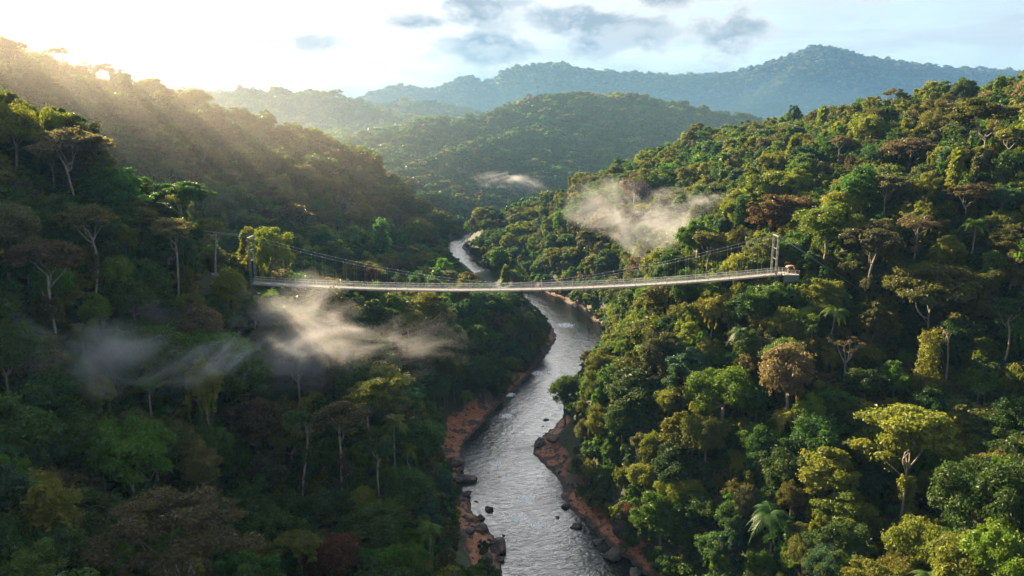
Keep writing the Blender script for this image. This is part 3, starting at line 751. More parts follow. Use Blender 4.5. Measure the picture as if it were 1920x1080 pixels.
# near and middle forest
g = rg(5)
tx1, ty1 = scatter(-480, 520, 62, 420, 4.8, 1); tx2, ty2 = scatter(-760, 780, 420, 800, 7.0, 2); tx3, ty3 = scatter(-800, 800, 800, 1390, 9.5, 3)
x = np.r_[tx1, tx2, tx3]; y = np.r_[ty1, ty2, ty3]; n = len(x)
z = hz(x, y); dd, hw, _ = poly_dist(x, y, RIV); db = dd - hw
sc = np.exp(np.clip(g.normal(size=n), -2, 2.3) * 0.38) * np.r_[np.full(len(tx1), 0.68), np.full(len(tx2), 0.92), np.full(len(tx3), 1.15)]
sc *= np.clip(0.55 + db / 40, 0.55, 1.0)
hs = (0.35 + 0.65 * sc) * np.exp(g.normal(size=n) * 0.16) * np.where(g.random(n) < 0.07, 1.30, 1.0); hs = np.minimum(hs, np.where(y > 380, 1.75, 1.7))
hs *= np.where((x > -112) & (x < -52) & (y > 186) & (y < 240), 0.62, 1.0)
top = 12.0 * hs; rad = 5.0 * sc
keep = (z > 2.2) & (db > 2.5 + 2 * sc) & (z + top < CAMZ + 900)
ddc = np.hypot(x, y - 0); keep &= ddc > 55
for _ in range(3):
    ok = clear_of_things(x, y, z, rad, top)
    bad = ~ok
    if _ < 2:                                   # where a full tree is in the way a smaller one may still fit
        f = np.where(bad, 0.68, 1.0); sc *= f; hs *= f; rad *= f; top *= f
keep &= ok
# keep the camera's own surroundings open
pu, pv, pd = proj(np.stack((x, y, z + top), 1))
keep &= ~((pd < 75) & (pv < 1000))
x, y, z, sc, hs, rad, top = (a[keep] for a in (x, y, z, sc, hs, rad, top)); n = len(x)
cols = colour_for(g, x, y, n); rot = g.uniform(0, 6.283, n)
dist = np.sqrt(x * x + y * y + (CAMZ - z) ** 2)

# which of them the photograph's view shows largest: paint crowns front to back on a coarse grid
order = np.argsort(dist); cover = np.zeros((136, 241), bool); vis = np.zeros(n)
cu, cv, cd = proj(np.stack((x, y, z + top - rad * 0.75), 1)); wpx = rad * F / cd; hpx = np.minimum(rad * 0.8, top * .5) * F / cd
Ygrid = np.arange(50, 1390, 4.0)
terr_cover = {}
for k in order:
    if not (-60 < cu[k] < 1980 and -40 < cv[k] < 1110): continue
    # hidden by the ground?
    t = np.linspace(0.15, 0.97, 40); lx = x[k] * t; ly = y[k] * t; lz = CAMZ + (z[k] + top[k] * 0.9 - CAMZ) * t
    if (hz(lx, ly) + 4 > lz).any(): continue
    a0, a1 = int(max(0, (cu[k] - wpx[k]) // 8)), int(min(240, (cu[k] + wpx[k]) // 8)); b0, b1 = int(max(0, (cv[k] - hpx[k]) // 8)), int(min(135, (cv[k] + hpx[k]) // 8))
    if a1 < a0 or b1 < b0: continue
    uu, vv = np.meshgrid(np.arange(a0, a1 + 1) * 8 + 4, np.arange(b0, b1 + 1) * 8 + 4)
    e = ((uu - cu[k]) / wpx[k]) ** 2 + ((vv - cv[k]) / hpx[k]) ** 2
    sub = cover[b0:b1 + 1, a0:a1 + 1]; tot = (e < 1).sum()
    v = ((e < 1) & ~sub).sum()
    if tot and v / tot > 0.4: vis[k] = v * 64.0
    sub |= e < 0.72
palm_at = []
for k in rg(77).permutation(n):
    if len(palm_at) >= 22: break
    if vis[k] > 500 and 90 < dist[k] < 260 and z[k] < 70 and all((x[k] - x[j]) ** 2 + (y[k] - y[j]) ** 2 > 200 for j in palm_at): palm_at.append(k)
NOBJ = 270
pvis = vis.copy(); pvis[palm_at] = 0; pick = np.argsort(-pvis)[:NOBJ]; pick = pick[pvis[pick] > 0]
is_obj = np.zeros(n, bool); is_obj[pick] = True; is_obj[palm_at] = True

SHAPE = ['round topped', 'low spreading', 'tall', 'lopsided', 'lumpy', 'narrow upright', 'flat topped', 'ragged']
used = set(o['label'] for o in bpy.data.objects if o.get('label'))
LAND += [(468, 485, 'the left bridge tower'), (1456, 478, 'the right bridge tower'), (395, 525, 'the bridge shelter'), (868, 800, 'the wide red rock ledge'), (940, 1030, 'the biggest black boulder'), (1020, 830, 'the black rock point'),
         (620, 620, 'the sunlit mist'), (1230, 410, 'the mist behind the bridge'), (250, 660, 'the blue mist'), (1100, 630, 'the river bend')]
near_first = np.r_[pick, palm_at][np.argsort(dist[np.r_[pick, palm_at]])]; PALMS = [palm(rg(800 + i), H=h, L=3.4, nf=20) for i, h in enumerate((8.5, 10.5, 7.0))]
PALMS = [(np_mesh('trunk', *a, [BARK_PALE]), np_mesh('crown', b[0], b[1], [LEAF['deep green']], tone=b[2], smooth=False)) for a, b in PALMS]
for k in near_first:
    si = int(g.integers(0, len(HIGH))); T, Cm, r0, h0 = HIGH[si]; is_palm = k in palm_at; shp = SHAPE[si] + ' tree'; colk = cols[k]
    e = empty('rainforest_tree', (x[k], y[k], z[k] - 0.3), rot[k]); s = rad[k] / r0
    e = empty('palm_tree' if is_palm else 'rainforest_tree', (x[k], y[k], z[k] - 0.3), rot[k]); s = rad[k] / r0
    if is_palm:
        colk = ('yellow green', 'deep green', 'bright green')[int(k) % 3]; shp = 'feathery palm'; T, Cm = PALMS[int(k) % 3]; s = float(np.clip(top[k] / 10.5, 0.75, 1.15)); e.scale = (s, s, s)
        child('trunk', T, e); child('crown', Cm, e, LEAF[colk])
    else:
        e.scale = (s, s, top[k] / h0)
        child('trunk', T, e, BARK_PALE if g.random() < 0.3 else BARK_DARK); child('crown', Cm, e, LEAF[colk])
    size = 'big' if wpx[k] > 60 else ('small' if wpx[k] < 34 else '')
    opts = sorted(range(len(LAND)), key=lambda i: (LAND[i][0] - cu[k]) ** 2 + (LAND[i][1] - cv[k]) ** 2)
    lab = None
    for i in opts[:7]:
        dx, dy = cu[k] - LAND[i][0], cv[k] - LAND[i][1]
        river_is_right = cu[k] < 950
        if abs(dy) > abs(dx): rel = 'below' if dy > 0 else 'above'
        else: rel = 'on the river side of' if (dx > 0) == river_is_right else 'beside and away from the river from'
        cand = ' '.join((size + ' ' + colk + ' ' + shp + ' ' + rel + ' ' + LAND[i][2]).split())
        if len(cand.split()) <= 16 and cand not in used: lab = cand; break
    if lab is None: lab = cand
    used.add(lab)
    tag(e, lab, 'palm' if is_palm else 'tree', GRP['palm' if is_palm else 'broad'])

# ------------------------------------------------------------------ forest that is too many to count
def gn_scatter(name, pts, idx, scale, rot, label, kinds=None):
    me = bpy.data.meshes.new(name); me.vertices.add(len(pts)); me.vertices.foreach_set('co', np.asarray(pts, np.float32).ravel())
    for nm, ty, v in (('kind_index', 'INT', np.asarray(idx, np.int32)), ('turn', 'FLOAT_VECTOR', np.stack((np.zeros(len(rot)), np.zeros(len(rot)), rot), 1).astype(np.float32)), ('size', 'FLOAT_VECTOR', np.asarray(scale, np.float32))):
        a = me.attributes.new(nm, ty, 'POINT')
        a.data.foreach_set('vector' if ty == 'FLOAT_VECTOR' else 'value', v.ravel())
    o = link(bpy.data.objects.new(name, me)); o['kind'] = 'stuff'; o['label'] = label
    nt = bpy.data.node_groups.new(name + '_nodes', 'GeometryNodeTree')
    nt.interface.new_socket('Geometry', in_out='INPUT', socket_type='NodeSocketGeometry'); nt.interface.new_socket('Geometry', in_out='OUTPUT', socket_type='NodeSocketGeometry')
    gi = nt.nodes.new('NodeGroupInput'); go = nt.nodes.new('NodeGroupOutput'); m2p = nt.nodes.new('GeometryNodeMeshToPoints')
    iop = nt.nodes.new('GeometryNodeInstanceOnPoints'); ci = nt.nodes.new('GeometryNodeCollectionInfo')
    ci.inputs['Collection'].default_value = kinds or PROTO; ci.inputs['Separate Children'].default_value = True; ci.inputs['Reset Children'].default_value = True
    def attr(nm, ty):
        q = nt.nodes.new('GeometryNodeInputNamedAttribute'); q.data_type = ty; q.inputs['Name'].default_value = nm
        return [s for s in q.outputs if s.enabled and s.name == 'Attribute'][0]
    nt.links.new(gi.outputs[0], m2p.inputs[0]); nt.links.new(m2p.outputs[0], iop.inputs['Points']); nt.links.new(ci.outputs[0], iop.inputs['Instance'])
    iop.inputs['Pick Instance'].default_value = True
    nt.links.new(attr('kind_index', 'INT'), iop.inputs['Instance Index']); nt.links.new(attr('turn', 'FLOAT_VECTOR'), iop.inputs['Rotation']); nt.links.new(attr('size', 'FLOAT_VECTOR'), iop.inputs['Scale'])
    nt.links.new(iop.outputs[0], go.inputs[0])
    md = o.modifiers.new('scatter', 'NODES'); md.node_group = nt
    return o

rest = ~is_obj
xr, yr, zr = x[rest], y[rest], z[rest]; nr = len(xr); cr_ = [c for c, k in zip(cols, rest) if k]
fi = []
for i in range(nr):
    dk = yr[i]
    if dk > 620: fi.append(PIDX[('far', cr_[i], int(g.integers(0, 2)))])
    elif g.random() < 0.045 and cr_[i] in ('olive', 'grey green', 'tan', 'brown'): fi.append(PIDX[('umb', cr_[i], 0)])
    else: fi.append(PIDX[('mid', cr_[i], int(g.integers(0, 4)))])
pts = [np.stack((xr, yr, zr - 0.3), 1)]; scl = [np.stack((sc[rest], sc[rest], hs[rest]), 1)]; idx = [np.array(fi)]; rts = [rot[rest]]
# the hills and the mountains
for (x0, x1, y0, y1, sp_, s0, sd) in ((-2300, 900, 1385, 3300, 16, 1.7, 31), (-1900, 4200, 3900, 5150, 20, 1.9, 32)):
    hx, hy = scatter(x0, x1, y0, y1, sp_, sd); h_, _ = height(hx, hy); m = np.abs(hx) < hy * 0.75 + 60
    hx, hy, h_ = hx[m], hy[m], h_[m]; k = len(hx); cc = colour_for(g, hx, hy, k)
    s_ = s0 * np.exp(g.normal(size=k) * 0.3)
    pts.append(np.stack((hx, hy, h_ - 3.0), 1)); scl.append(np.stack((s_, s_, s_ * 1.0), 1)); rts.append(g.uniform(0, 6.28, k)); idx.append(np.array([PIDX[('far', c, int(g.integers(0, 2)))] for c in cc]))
print('at vivid', hz(89, 214), hz(71, 201), hz(76, 201), hz(85, 201), 'deck', BR)
print('forest', sum(map(len, pts)), 'objects', len(pick), 'heroes', len(HEROES))
gn_scatter('forest', np.concatenate(pts), np.concatenate(idx), np.concatenate(scl), np.concatenate(rts), 'unbroken rainforest covering the slopes, hills and distant mountains')
# undergrowth that fills the gaps between the trunks
ux, uy = scatter(-330, 360, 60, 330, 3.4, 41); vx, vy = scatter(-480, 480, 330, 700, 5.2, 42)
ux = np.r_[ux, vx]; uy = np.r_[uy, vy]; uz = hz(ux, uy); ud, uh, _ = poly_dist(ux, uy, RIV); ub = ud - uh
us = np.exp(g.normal(size=len(ux)) * 0.3) * np.where(uy > 330, 1.35, 0.95)
vn = (g.random(len(ux)) < 0.06) & (ub > 14)
ok0 = (uz > 1.3) & (ub > 1.4) & (np.hypot(ux, uy) > 45)
for _ in range(4):
    ok = clear_of_things(ux, uy, uz, us * 2.2, us * np.where(vn, 9.5, 3.4), True)
    if _ < 3: us = np.where(ok, us, us * 0.66)
ok &= ok0
ux, uy, uz, us = ux[ok], uy[ok], uz[ok], us[ok]
bk = ['dark green', 'deep green', 'blue green', 'olive', 'yellow green']
ui = np.array([PIDX[('bush', bk[int(q)], 0)] for q in g.choice(5, len(ux), p=[.3, .28, .14, .16, .12])])
vn = vn[ok]; ui = np.where(vn, np.where(g.random(len(ux)) < 0.4, PIDX[('vine', 'yellow green', 0)], PIDX[('vine', 'deep green', 0)]), ui)
gn_scatter('undergrowth', np.stack((ux, uy, uz - 0.3), 1), ui, np.stack((us, us, us), 1), g.uniform(0, 6.28, len(ux)), 'dense shrubs and creepers between the tree trunks')
print('undergrowth', len(ux))

# loose stones along both banks
rock_kinds = bpy.data.collections.new('stone_kinds')
rx_, ry_ = scatter(-95, 75, 120, 480, 1.5, 61); rd, rh, _ = poly_dist(rx_, ry_, RIV); rb = rd - rh; rz = hz(rx_, ry_)
rk = (rz > -0.35) & (rz < 3.2) & (rb < 12) & (rg(62).random(len(rx_)) < 0.62 * (0.35 + np.clip(fbm(rx_ / 9, ry_ / 9, 64) * 3 + 0.4, 0, 1)))
rx_, ry_, rz = rx_[rk], ry_[rk], rz[rk]
# ------------------------------------------------------------------ boulders in and beside the river
ROCK = None
def rock_mat():
    m, t = new_mat('river_rock'); tc = t.n('ShaderNodeTexCoord'); o_ = tc.outputs['Object']
    a = t.noise(o_, 1.3, 6, 0.65); b = t.noise(o_, 0.5, 3); sx = t.n('ShaderNodeSeparateXYZ'); gp = t.n('ShaderNodeNewGeometry'); t.l(gp.outputs['Position'], sx.inputs[0])
    c = t.mix(t.ss(a, 0.35, 0.7), (0.035, 0.028, 0.024), (0.115, 0.080, 0.060)); c = t.mix(t.ss(b, 0.55, 0.72), c, (0.26, 0.115, 0.055))
    c = t.mix(t.ss(sx.outputs[2], 0.5, 0.15), c, (0.016, 0.014, 0.013))
    p = t.n('ShaderNodeBsdfPrincipled'); t.l(c, p.inputs['Base Color']); p.inputs['Roughness'].default_value = 0.7
    bp = t.n('ShaderNodeBump'); bp.inputs['Distance'].default_value = 0.25; t.l(a, bp.inputs['Height']); t.l(bp.outputs[0], p.inputs['Normal'])
    o = t.n('ShaderNodeOutputMaterial'); t.l(p.outputs[0], o.inputs['Surface']); return m
ROCK = rock_mat()
def boulder(name, px, py, wpx_, label, flat=0.6, seed=0, grp='boulders along the river'):
    P = unproj_z(px, py, 0.3); w = wpx_ / F * proj(P)[2]; gg = rg(700 + seed)
    bm = bmesh.new(); bmesh.ops.create_icosphere(bm, subdivisions=4, radius=1)
    co = np.array([v.co[:] for v in bm.verts])
    pl = gg.normal(size=(16, 3)); pl /= np.linalg.norm(pl, axis=1)[:, None]; off = gg.uniform(0.52, 0.95, 16)
    for q, o_ in zip(pl, off):                       # cleaved faces
        s = co @ q - o_; co = co - np.where(s > 0, s * 0.85, 0)[:, None] * q
    nz = fbm(co[:, 0] * 2.2 + seed * 7, co[:, 1] * 2.2 + co[:, 2] * 1.7, 60 + seed, 4) * 0.35
    co = co * (1 + nz[:, None])
    co *= np.array((w * 0.5 * gg.uniform(0.9, 1.1), w * 0.5 * gg.uniform(0.7, 1.1), w * 0.5 * flat)); 
    for v, c in zip(bm.verts, co): v.co = c
    me = bpy.data.meshes.new(name); bm.to_mesh(me); bm.free(); me.materials.append(ROCK)
    for p in me.polygons: p.use_smooth = True
    me.set_sharp_from_angle(angle=radians(38)) if hasattr(me, 'set_sharp_from_angle') else None
    o = link(bpy.data.objects.new(name, me)); gz = float(hz(P[0], P[1])); o.location = (P[0], P[1], max(gz, -0.2) + w * 0.5 * flat * 0.35); o.rotation_euler = (0, 0, float(gg.uniform(0, 6.28)))
    tag(o, label, 'boulder', grp); return o
B_ = [(852, 876, 40, 'dark boulder at the foot of the wide red ledge'), (877, 899, 32, 'round black boulder jutting into the stream below the red ledge'), (874, 928, 26, 'low dark slab in the shallows between two boulders'),
      (916, 953, 20, 'small wedge shaped rock standing alone in the stream'), (899, 971, 22, 'egg shaped black boulder at the edge of the shallows'), (901, 997, 28, 'flat brown boulder behind the biggest black one'),
      (934, 1030, 46, 'biggest black boulder on the near bank'), (914, 1054, 28, 'rusty boulder below the biggest black one'), (922, 1072, 26, 'brown boulder at the bottom edge of the picture'),
      (1024, 786, 12, 'small dark rock out in the current off the bushes'), (1018, 798, 6, 'tiny rock in the current'), (1014, 836, 34, 'black jagged rock point below the ledge'), (1040, 842, 30, 'broad dark rock behind the black point'),
      (938, 1049, 18, 'wet rock half sunk beside the biggest black one'), (1120, 1016, 24, 'tan boulder at the water under the dark cliff'), (1150, 1042, 40, 'pale rust slab below the dark cliff'), (1192, 1074, 34, 'orange slab in the bottom corner of the river'),
      (870, 938, 14, 'little stone beside the low dark slab'), (893, 938, 10, 'pebble sized rock trailing the low slab'), (944, 1002, 12, 'low reef breaking the surface'), (1046, 968, 12, 'dark stone at the edge of the far bank'),
      (1062, 948, 22, 'brown block on the far bank under the bushes'), (1080, 985, 24, 'reddish block lower on the far bank'), (860, 905, 26, 'brown rock on the bank behind the black boulder'), (880, 1012, 26, 'shaded rock under overhanging leaves')]
for i, (a, b, w, lab) in enumerate(B_): boulder('boulder', a, b, w, lab, 0.62 if w > 15 else 0.45, i)
gq = rg(63)
for k in range(4):
    bm = bmesh.new(); bmesh.ops.create_icosphere(bm, subdivisions=2, radius=1); co = np.array([v.co[:] for v in bm.verts])
    pl = gq.normal(size=(10, 3)); pl /= np.linalg.norm(pl, axis=1)[:, None]
    for q, o_ in zip(pl, gq.uniform(0.5, 0.9, 10)):
        s_ = co @ q - o_; co = co - np.where(s_ > 0, s_, 0)[:, None] * q
    for v, c in zip(bm.verts, co * np.array((1, 0.8, 0.6))): v.co = c
    me = bpy.data.meshes.new('stone'); bm.to_mesh(me); bm.free(); me.materials.append(ROCK); rock_kinds.objects.link(bpy.data.objects.new('%02d_stone' % k, me))
ss_ = np.exp(gq.normal(size=len(rx_)) * 0.55) * 0.30
gn_scatter('rubble', np.stack((rx_, ry_, rz + 0.02), 1), gq.integers(0, 4, len(rx_)), np.stack((ss_, ss_, ss_), 1), gq.uniform(0, 6.28, len(rx_)), 'loose dark stones strewn along both banks', rock_kinds)
boulder('rock_cliff', 1172, 1012, 62, 'dark mossy cliff face standing over the far bank', 0.95, 77, 'rock outcrops')

# ------------------------------------------------------------------ suspension bridge
STEEL = flat_mat('galvanised_steel', (0.46, 0.47, 0.46), 0.45, 0.6); DSTEEL = flat_mat('weathered_grey_green_steel', (0.13, 0.155, 0.14), 0.55, 0.0)
PLANK = None
def plank_mat():
    m, t = new_mat('grey_planks'); tc = t.n('ShaderNodeTexCoord'); w = t.n('ShaderNodeTexWave', wave_type='BANDS', bands_direction='X'); w.inputs['Scale'].default_value = 5.0; t.l(tc.outputs['Object'], w.inputs['Vector'])
    n = t.noise(tc.outputs['Object'], 1.2, 4); c = t.mix(n, (0.36, 0.33, 0.29), (0.56, 0.53, 0.48)); c = t.mix(t.ss(w.outputs['Fac'], 0.12, 0.02), c, (0.06, 0.05, 0.04))
    p = t.n('ShaderNodeBsdfPrincipled'); t.l(c, p.inputs['Base Color']); p.inputs['Roughness'].default_value = 0.75; o = t.n('ShaderNodeOutputMaterial'); t.l(p.outputs[0], o.inputs['Surface']); return m
PLANK = plank_mat(); TIMBER = flat_mat('weathered_timber', (0.22, 0.16, 0.11), 0.8, 0, 0.35, 3)
PINK = flat_mat('pinkish_corrugated_roof', (0.30, 0.17, 0.13), 0.6, 0, 0.2, 2); BLUE = flat_mat('blue_grey_metal_roof', (0.20, 0.22, 0.30), 0.4, 0.3, 0.2, 2); PALEWOOD = flat_mat('pale_boards', (0.44, 0.385, 0.335), 0.75, 0, 0.5, 0.7)
def box(c, s, ax=None):
    c = np.asarray(c, float); s = np.asarray(s, float) / 2
    V = np.array([(i, j, k) for i in (-1, 1) for j in (-1, 1) for k in (-1, 1)]) * s + c
    return V, np.array([(0, 1, 3, 2), (4, 6, 7, 5), (0, 4, 5, 1), (2, 3, 7, 6), (0, 2, 6, 4), (1, 5, 7, 3)])
def bar(a, b, w=0.1, k=4): return tube(np.array([a, b], float), w / 2 * 1.25, k)
def mesh_child(name, parts, mat, parent, smooth=False, org=(0, 0, 0)):
    V, Fq = join(parts); o = child(name, np_mesh(name, V - np.asarray(org), Fq, [mat], smooth=smooth), parent); return o
HWD = 1.25                                       # half the walkway's width
def build_bridge():
    ox, oz = BM[0], float(deck_z(BM[0])); org = np.array((ox, BY, oz))
    e = empty('suspension_bridge', org); tag(e, 'long grey suspension footbridge hanging across the river gorge', 'bridge')
    X = np.linspace(BL[0], BR[0], 52); Zd = deck_z(X)
    def strip(y, zoff, w, h, xs=X):
        return tube_rect(np.stack((xs, np.full(len(xs), y), deck_z(xs) + zoff), 1), w, h)
    def tube_rect(P, w, h):
        n = len(P); V = np.stack([P + np.array((0, a * w / 2, b * h / 2)) for a, b in ((-1, -1), (1, -1), (1, 1), (-1, 1))], 1).reshape(-1, 3)
        i = (np.arange(n - 1)[:, None] * 4 + np.arange(4)[None]).ravel(); j = (np.arange(n - 1)[:, None] * 4 + (np.arange(4)[None] + 1) % 4).ravel()
        Fq = np.stack((i, j, j + 4, i + 4), 1); Fq = np.concatenate((Fq, [(3, 2, 1, 0)], [(4 * n - 4, 4 * n - 3, 4 * n - 2, 4 * n - 1)])); return V, Fq
    mesh_child('deck', [strip(BY, 0, 2 * HWD, 0.12)], PLANK, e, org=org)
    for s in (-1, 1): mesh_child('edge_beam', [strip(BY + s * (HWD + 0.07), -0.08, 0.12, 0.42)], PALEWOOD, e, org=org)
    mesh_child('cross_beams', [box((xx, BY, zz - 0.24), (0.16, 2 * HWD + 0.6, 0.18)) for xx, zz in zip(X, Zd)] + [box((xx, BY + s * (HWD + 0.15), zz - 0.08), (0.16, 0.05, 0.44)) for xx, zz in zip(X, Zd) for s in (-1, 1)], DSTEEL, e, org=org)
    for s in (-1, 1):
        yy = BY + s * (HWD + 0.16)
        pr = [strip(yy, 1.45, 0.09, 0.09), strip(yy, 0.85, 0.05, 0.05)]
        for xx, zz in zip(X, Zd): pr.append(box((xx, yy, zz + 0.65), (0.09, 0.09, 1.75)))
        rl = mesh_child('railing', pr, STEEL, e, org=org)
        xs = np.arange(BL[0] + 0.35, BR[0], 0.35); wires = [box((a, yy, float(deck_z(a)) + 0.74), (0.022, 0.022, 1.36)) for a in xs]
        for zo in np.arange(0.2, 1.4, 0.2): wires.append(strip(yy, zo, 0.018, 0.018))
        mesh_child('wire_netting', wires, STEEL, rl, org=(0, 0, 0)).data.transform(__import__('mathutils').Matrix.Translation(-bpy_vec(org)))
    # towers: two latticed legs astride the walkway with cross bars and a saddle beam
    TOPS = []
    for (px, ptop) in ((469, 444), (1456, 441)):
        P = unproj(px, ptop, BY); xx = P[0]; zt = P[2]; zb = float(hz(xx, BY)) - 1.0; yl = HWD + 0.55
        tw = link(bpy.data.objects.new('tower', np_mesh('tower', *join([box((0, 0, zt - oz - 0.1), (0.5, 2 * yl + 0.9, 0.28)), box((0, 0, zt - oz - 3.6), (0.16, 2 * yl, 0.16)), box((0, 0, zt - oz - 6.4), (0.16, 2 * yl, 0.16))]), [DSTEEL], smooth=False)), e)
        tw.location = (xx - ox, 0, 0)
        for s in (-1, 1):
            pr = []; w = 0.21
            for a, b in ((-w, -w), (-w, w), (w, -w), (w, w)): pr.append(box((a, s * yl + b, (zt + zb) / 2 - oz - 0.12), (0.10, 0.10, zt - zb - 0.26)))
            zz = zb + 0.6; k = 0
            while zz < zt - 0.9:
                sgn = 1 if k % 2 else -1
                for q in (-w, w):
                    pr.append(bar((-w * sgn, s * yl + q, zz - oz), (w * sgn, s * yl + q, zz + 0.8 - oz), 0.05)); pr.append(bar((q, s * yl - w * sgn, zz - oz), (q, s * yl + w * sgn, zz + 0.8 - oz), 0.05))
                zz += 0.8; k += 1
            mesh_child('tower_leg', pr, DSTEEL, tw)
        TOPS.append((xx, zt))
    (xa, za), (xb, zb_) = TOPS
    xm = BM[0] + 1; zm = float(deck_z(xm)) + 1.5
    def cable_z(a):
        # two half parabolas that meet just above the railing
        t = (a - xm) / np.where(a < xm, xa - xm, xb - xm); return zm + (np.where(a < xm, za, zb_) - zm) * np.abs(t) ** 1.55
    for s in (-1, 1):
        yy = BY + s * (HWD + 0.45); xs = np.linspace(xa, xb, 90)
        P = np.stack((xs, np.full(90, yy), cable_z(xs)), 1)
        left = np.array([(xa - 24, yy + s * 1.0, float(hz(xa - 24, yy)) + 1.0)]); right = np.array([(xb + 24, yy + s * 1.0, float(hz(xb + 24, yy)) + 1.0)])
        cb = mesh_child('main_cable', [tube(np.concatenate((left, P, right)), 0.034, 6)], STEEL, e, True, org)
        for i in range(2, len(X) - 2):
            a = X[i]; zc = float(cable_z(a)); zd = float(deck_z(a)) - 0.15
            if i % 1 == 0 and zc - zd > 0.4:
                mesh_child('hanger', [bar((a, yy, zc), (a, BY + s * (HWD + 0.22), zd), 0.018), box((a, yy, zc), (0.22, 0.16, 0.20))], STEEL, e, org=org)
import mathutils
def bpy_vec(v): return mathutils.Vector([float(k) for k in v])
build_bridge()
def shelter():
    # open shelter with a blue grey roof where the path meets the bridge
    P = unproj(393, 528, 204.0); z0 = P[2]; zg = float(hz(P[0], 204.0)); e = empty('path_shelter', (P[0], 204.0, min(zg, z0 - 1))); b = z0 - e.location.z
    tag(e, 'low open shelter with a blue grey roof on posts among the trees', 'shelter')
    mesh_child('platform', [box((0, 0, b - 0.1), (6.4, 3.4, 0.22)), box((0, -1.72, b - 0.12), (6.6, 0.1, 0.34))], PALEWOOD, e)
    mesh_child('roof', [(np.array([(-2.6, -2.0, b + 1.25), (2.5, -2.0, b + 1.05), (2.5, 2.0, b + 1.9), (-2.6, 2.0, b + 2.1), (-2.6, -2.0, b + 1.37), (2.5, -2.0, b + 1.17), (2.5, 2.0, b + 2.02), (-2.6, 2.0, b + 2.22)]), np.array([(3, 2, 1, 0), (4, 5, 6, 7), (0, 1, 5, 4), (1, 2, 6, 5), (2, 3, 7, 6), (3, 0, 4, 7)]))], BLUE, e)
    for a in (-2.8, 2.8):
        for c in (-1.4, 1.4): mesh_child('post', [box((a * 0.85, c, (b + 1.2 - 0.5) / 2 - 0.4), (0.18, 0.18, b + 1.7))], TIMBER, e)
    mesh_child('railing', [box((0, -1.6, b + 0.95), (6.2, 0.07, 0.09)), box((0, -1.6, b + 0.5), (6.2, 0.05, 0.06))] + [box((a, -1.6, b + 0.46), (0.06, 0.05, 0.92)) for a in np.linspace(-3.1, 3.1, 9)], STEEL, e)
shelter()
def landing():
    P = unproj(1463, 512, BY); x0 = BR[0] + 0.3; z0 = float(BR[2]); zg = float(hz(x0 + 2.5, BY)); e = empty('landing_platform', (x0, BY, min(zg, z0 - 2))); b = z0 - e.location.z
    tag(e, 'boarded landing platform on dark posts where the bridge deck ends', 'platform')
    mesh_child('platform', [box((2.2, 0, b), (4.3, 4.4, 0.2))], PLANK, e)
    mesh_child('skirt', [box((2.3, -2.0, b - 1.1), (4.0, 0.12, 1.9)), box((2.3, 2.0, b - 1.1), (4.0, 0.12, 1.9))], DSTEEL, e)
    for a in (0.3, 4.1):
        for c in (-1.9, 1.9): mesh_child('post', [box((a, c, b / 2 - 0.7), (0.26, 0.26, b + 1.2))], TIMBER, e)
    for c in (-2.1, 2.1):
        mesh_child('railing', [box((2.2, c, b + 1.2), (4.3, 0.1, 0.1)), box((2.2, c, b + 0.7), (4.3, 0.06, 0.06))] + [box((a, c, b + 0.65), (0.1, 0.1, 1.1)) for a in np.linspace(0.2, 4.2, 5)], STEEL, e)
    h = empty('ticket_hut', (x0 + 3.1, BY + 1.0, e.location.z + b + 0.1)); tag(h, 'tiny pale hut with a pinkish curved roof on the landing platform', 'hut')
    mesh_child('wall', [box((0, 0.55, 0.75), (1.7, 0.08, 1.5)), box((-0.8, 0, 0.5), (0.08, 1.1, 1.0)), box((0.8, 0, 0.75), (0.08, 1.1, 1.5)), box((0, -0.5, 0.45), (1.7, 0.08, 0.9))], TIMBER, h)
    th = np.linspace(0.25, pi - 0.25, 9); a = np.stack((np.cos(th) * 1.35, np.sin(th) * 0.55), 1)
    V = []; 
    for yy in (-1.0, 0.9):
        for r in (0, 0.06): V += [(q[0], yy, 1.35 + q[1] + r) for q in a]
    V = np.array(V); n = 9; Fq = []
    for i in range(n - 1): Fq += [(i, i + 2 * n, i + 2 * n + 1, i + 1), (i + n, i + n + 1, i + 3 * n + 1, i + 3 * n), (i, i + 1, i + n + 1, i + n), (i + 2 * n, i + 3 * n, i + 3 * n + 1, i + 2 * n + 1)]
    Fq += [(0, n, 3 * n, 2 * n), (n - 1, 3 * n - 1, 4 * n - 1, 2 * n - 1)]
    mesh_child('roof', [(V, np.array(Fq))], PINK, h, True)
    for a_ in (-1.1, 1.1):
        for c in (-0.85, 0.8): mesh_child('post', [box((a_, c, 0.8), (0.09, 0.09, 1.6))], TIMBER, h)
landing()

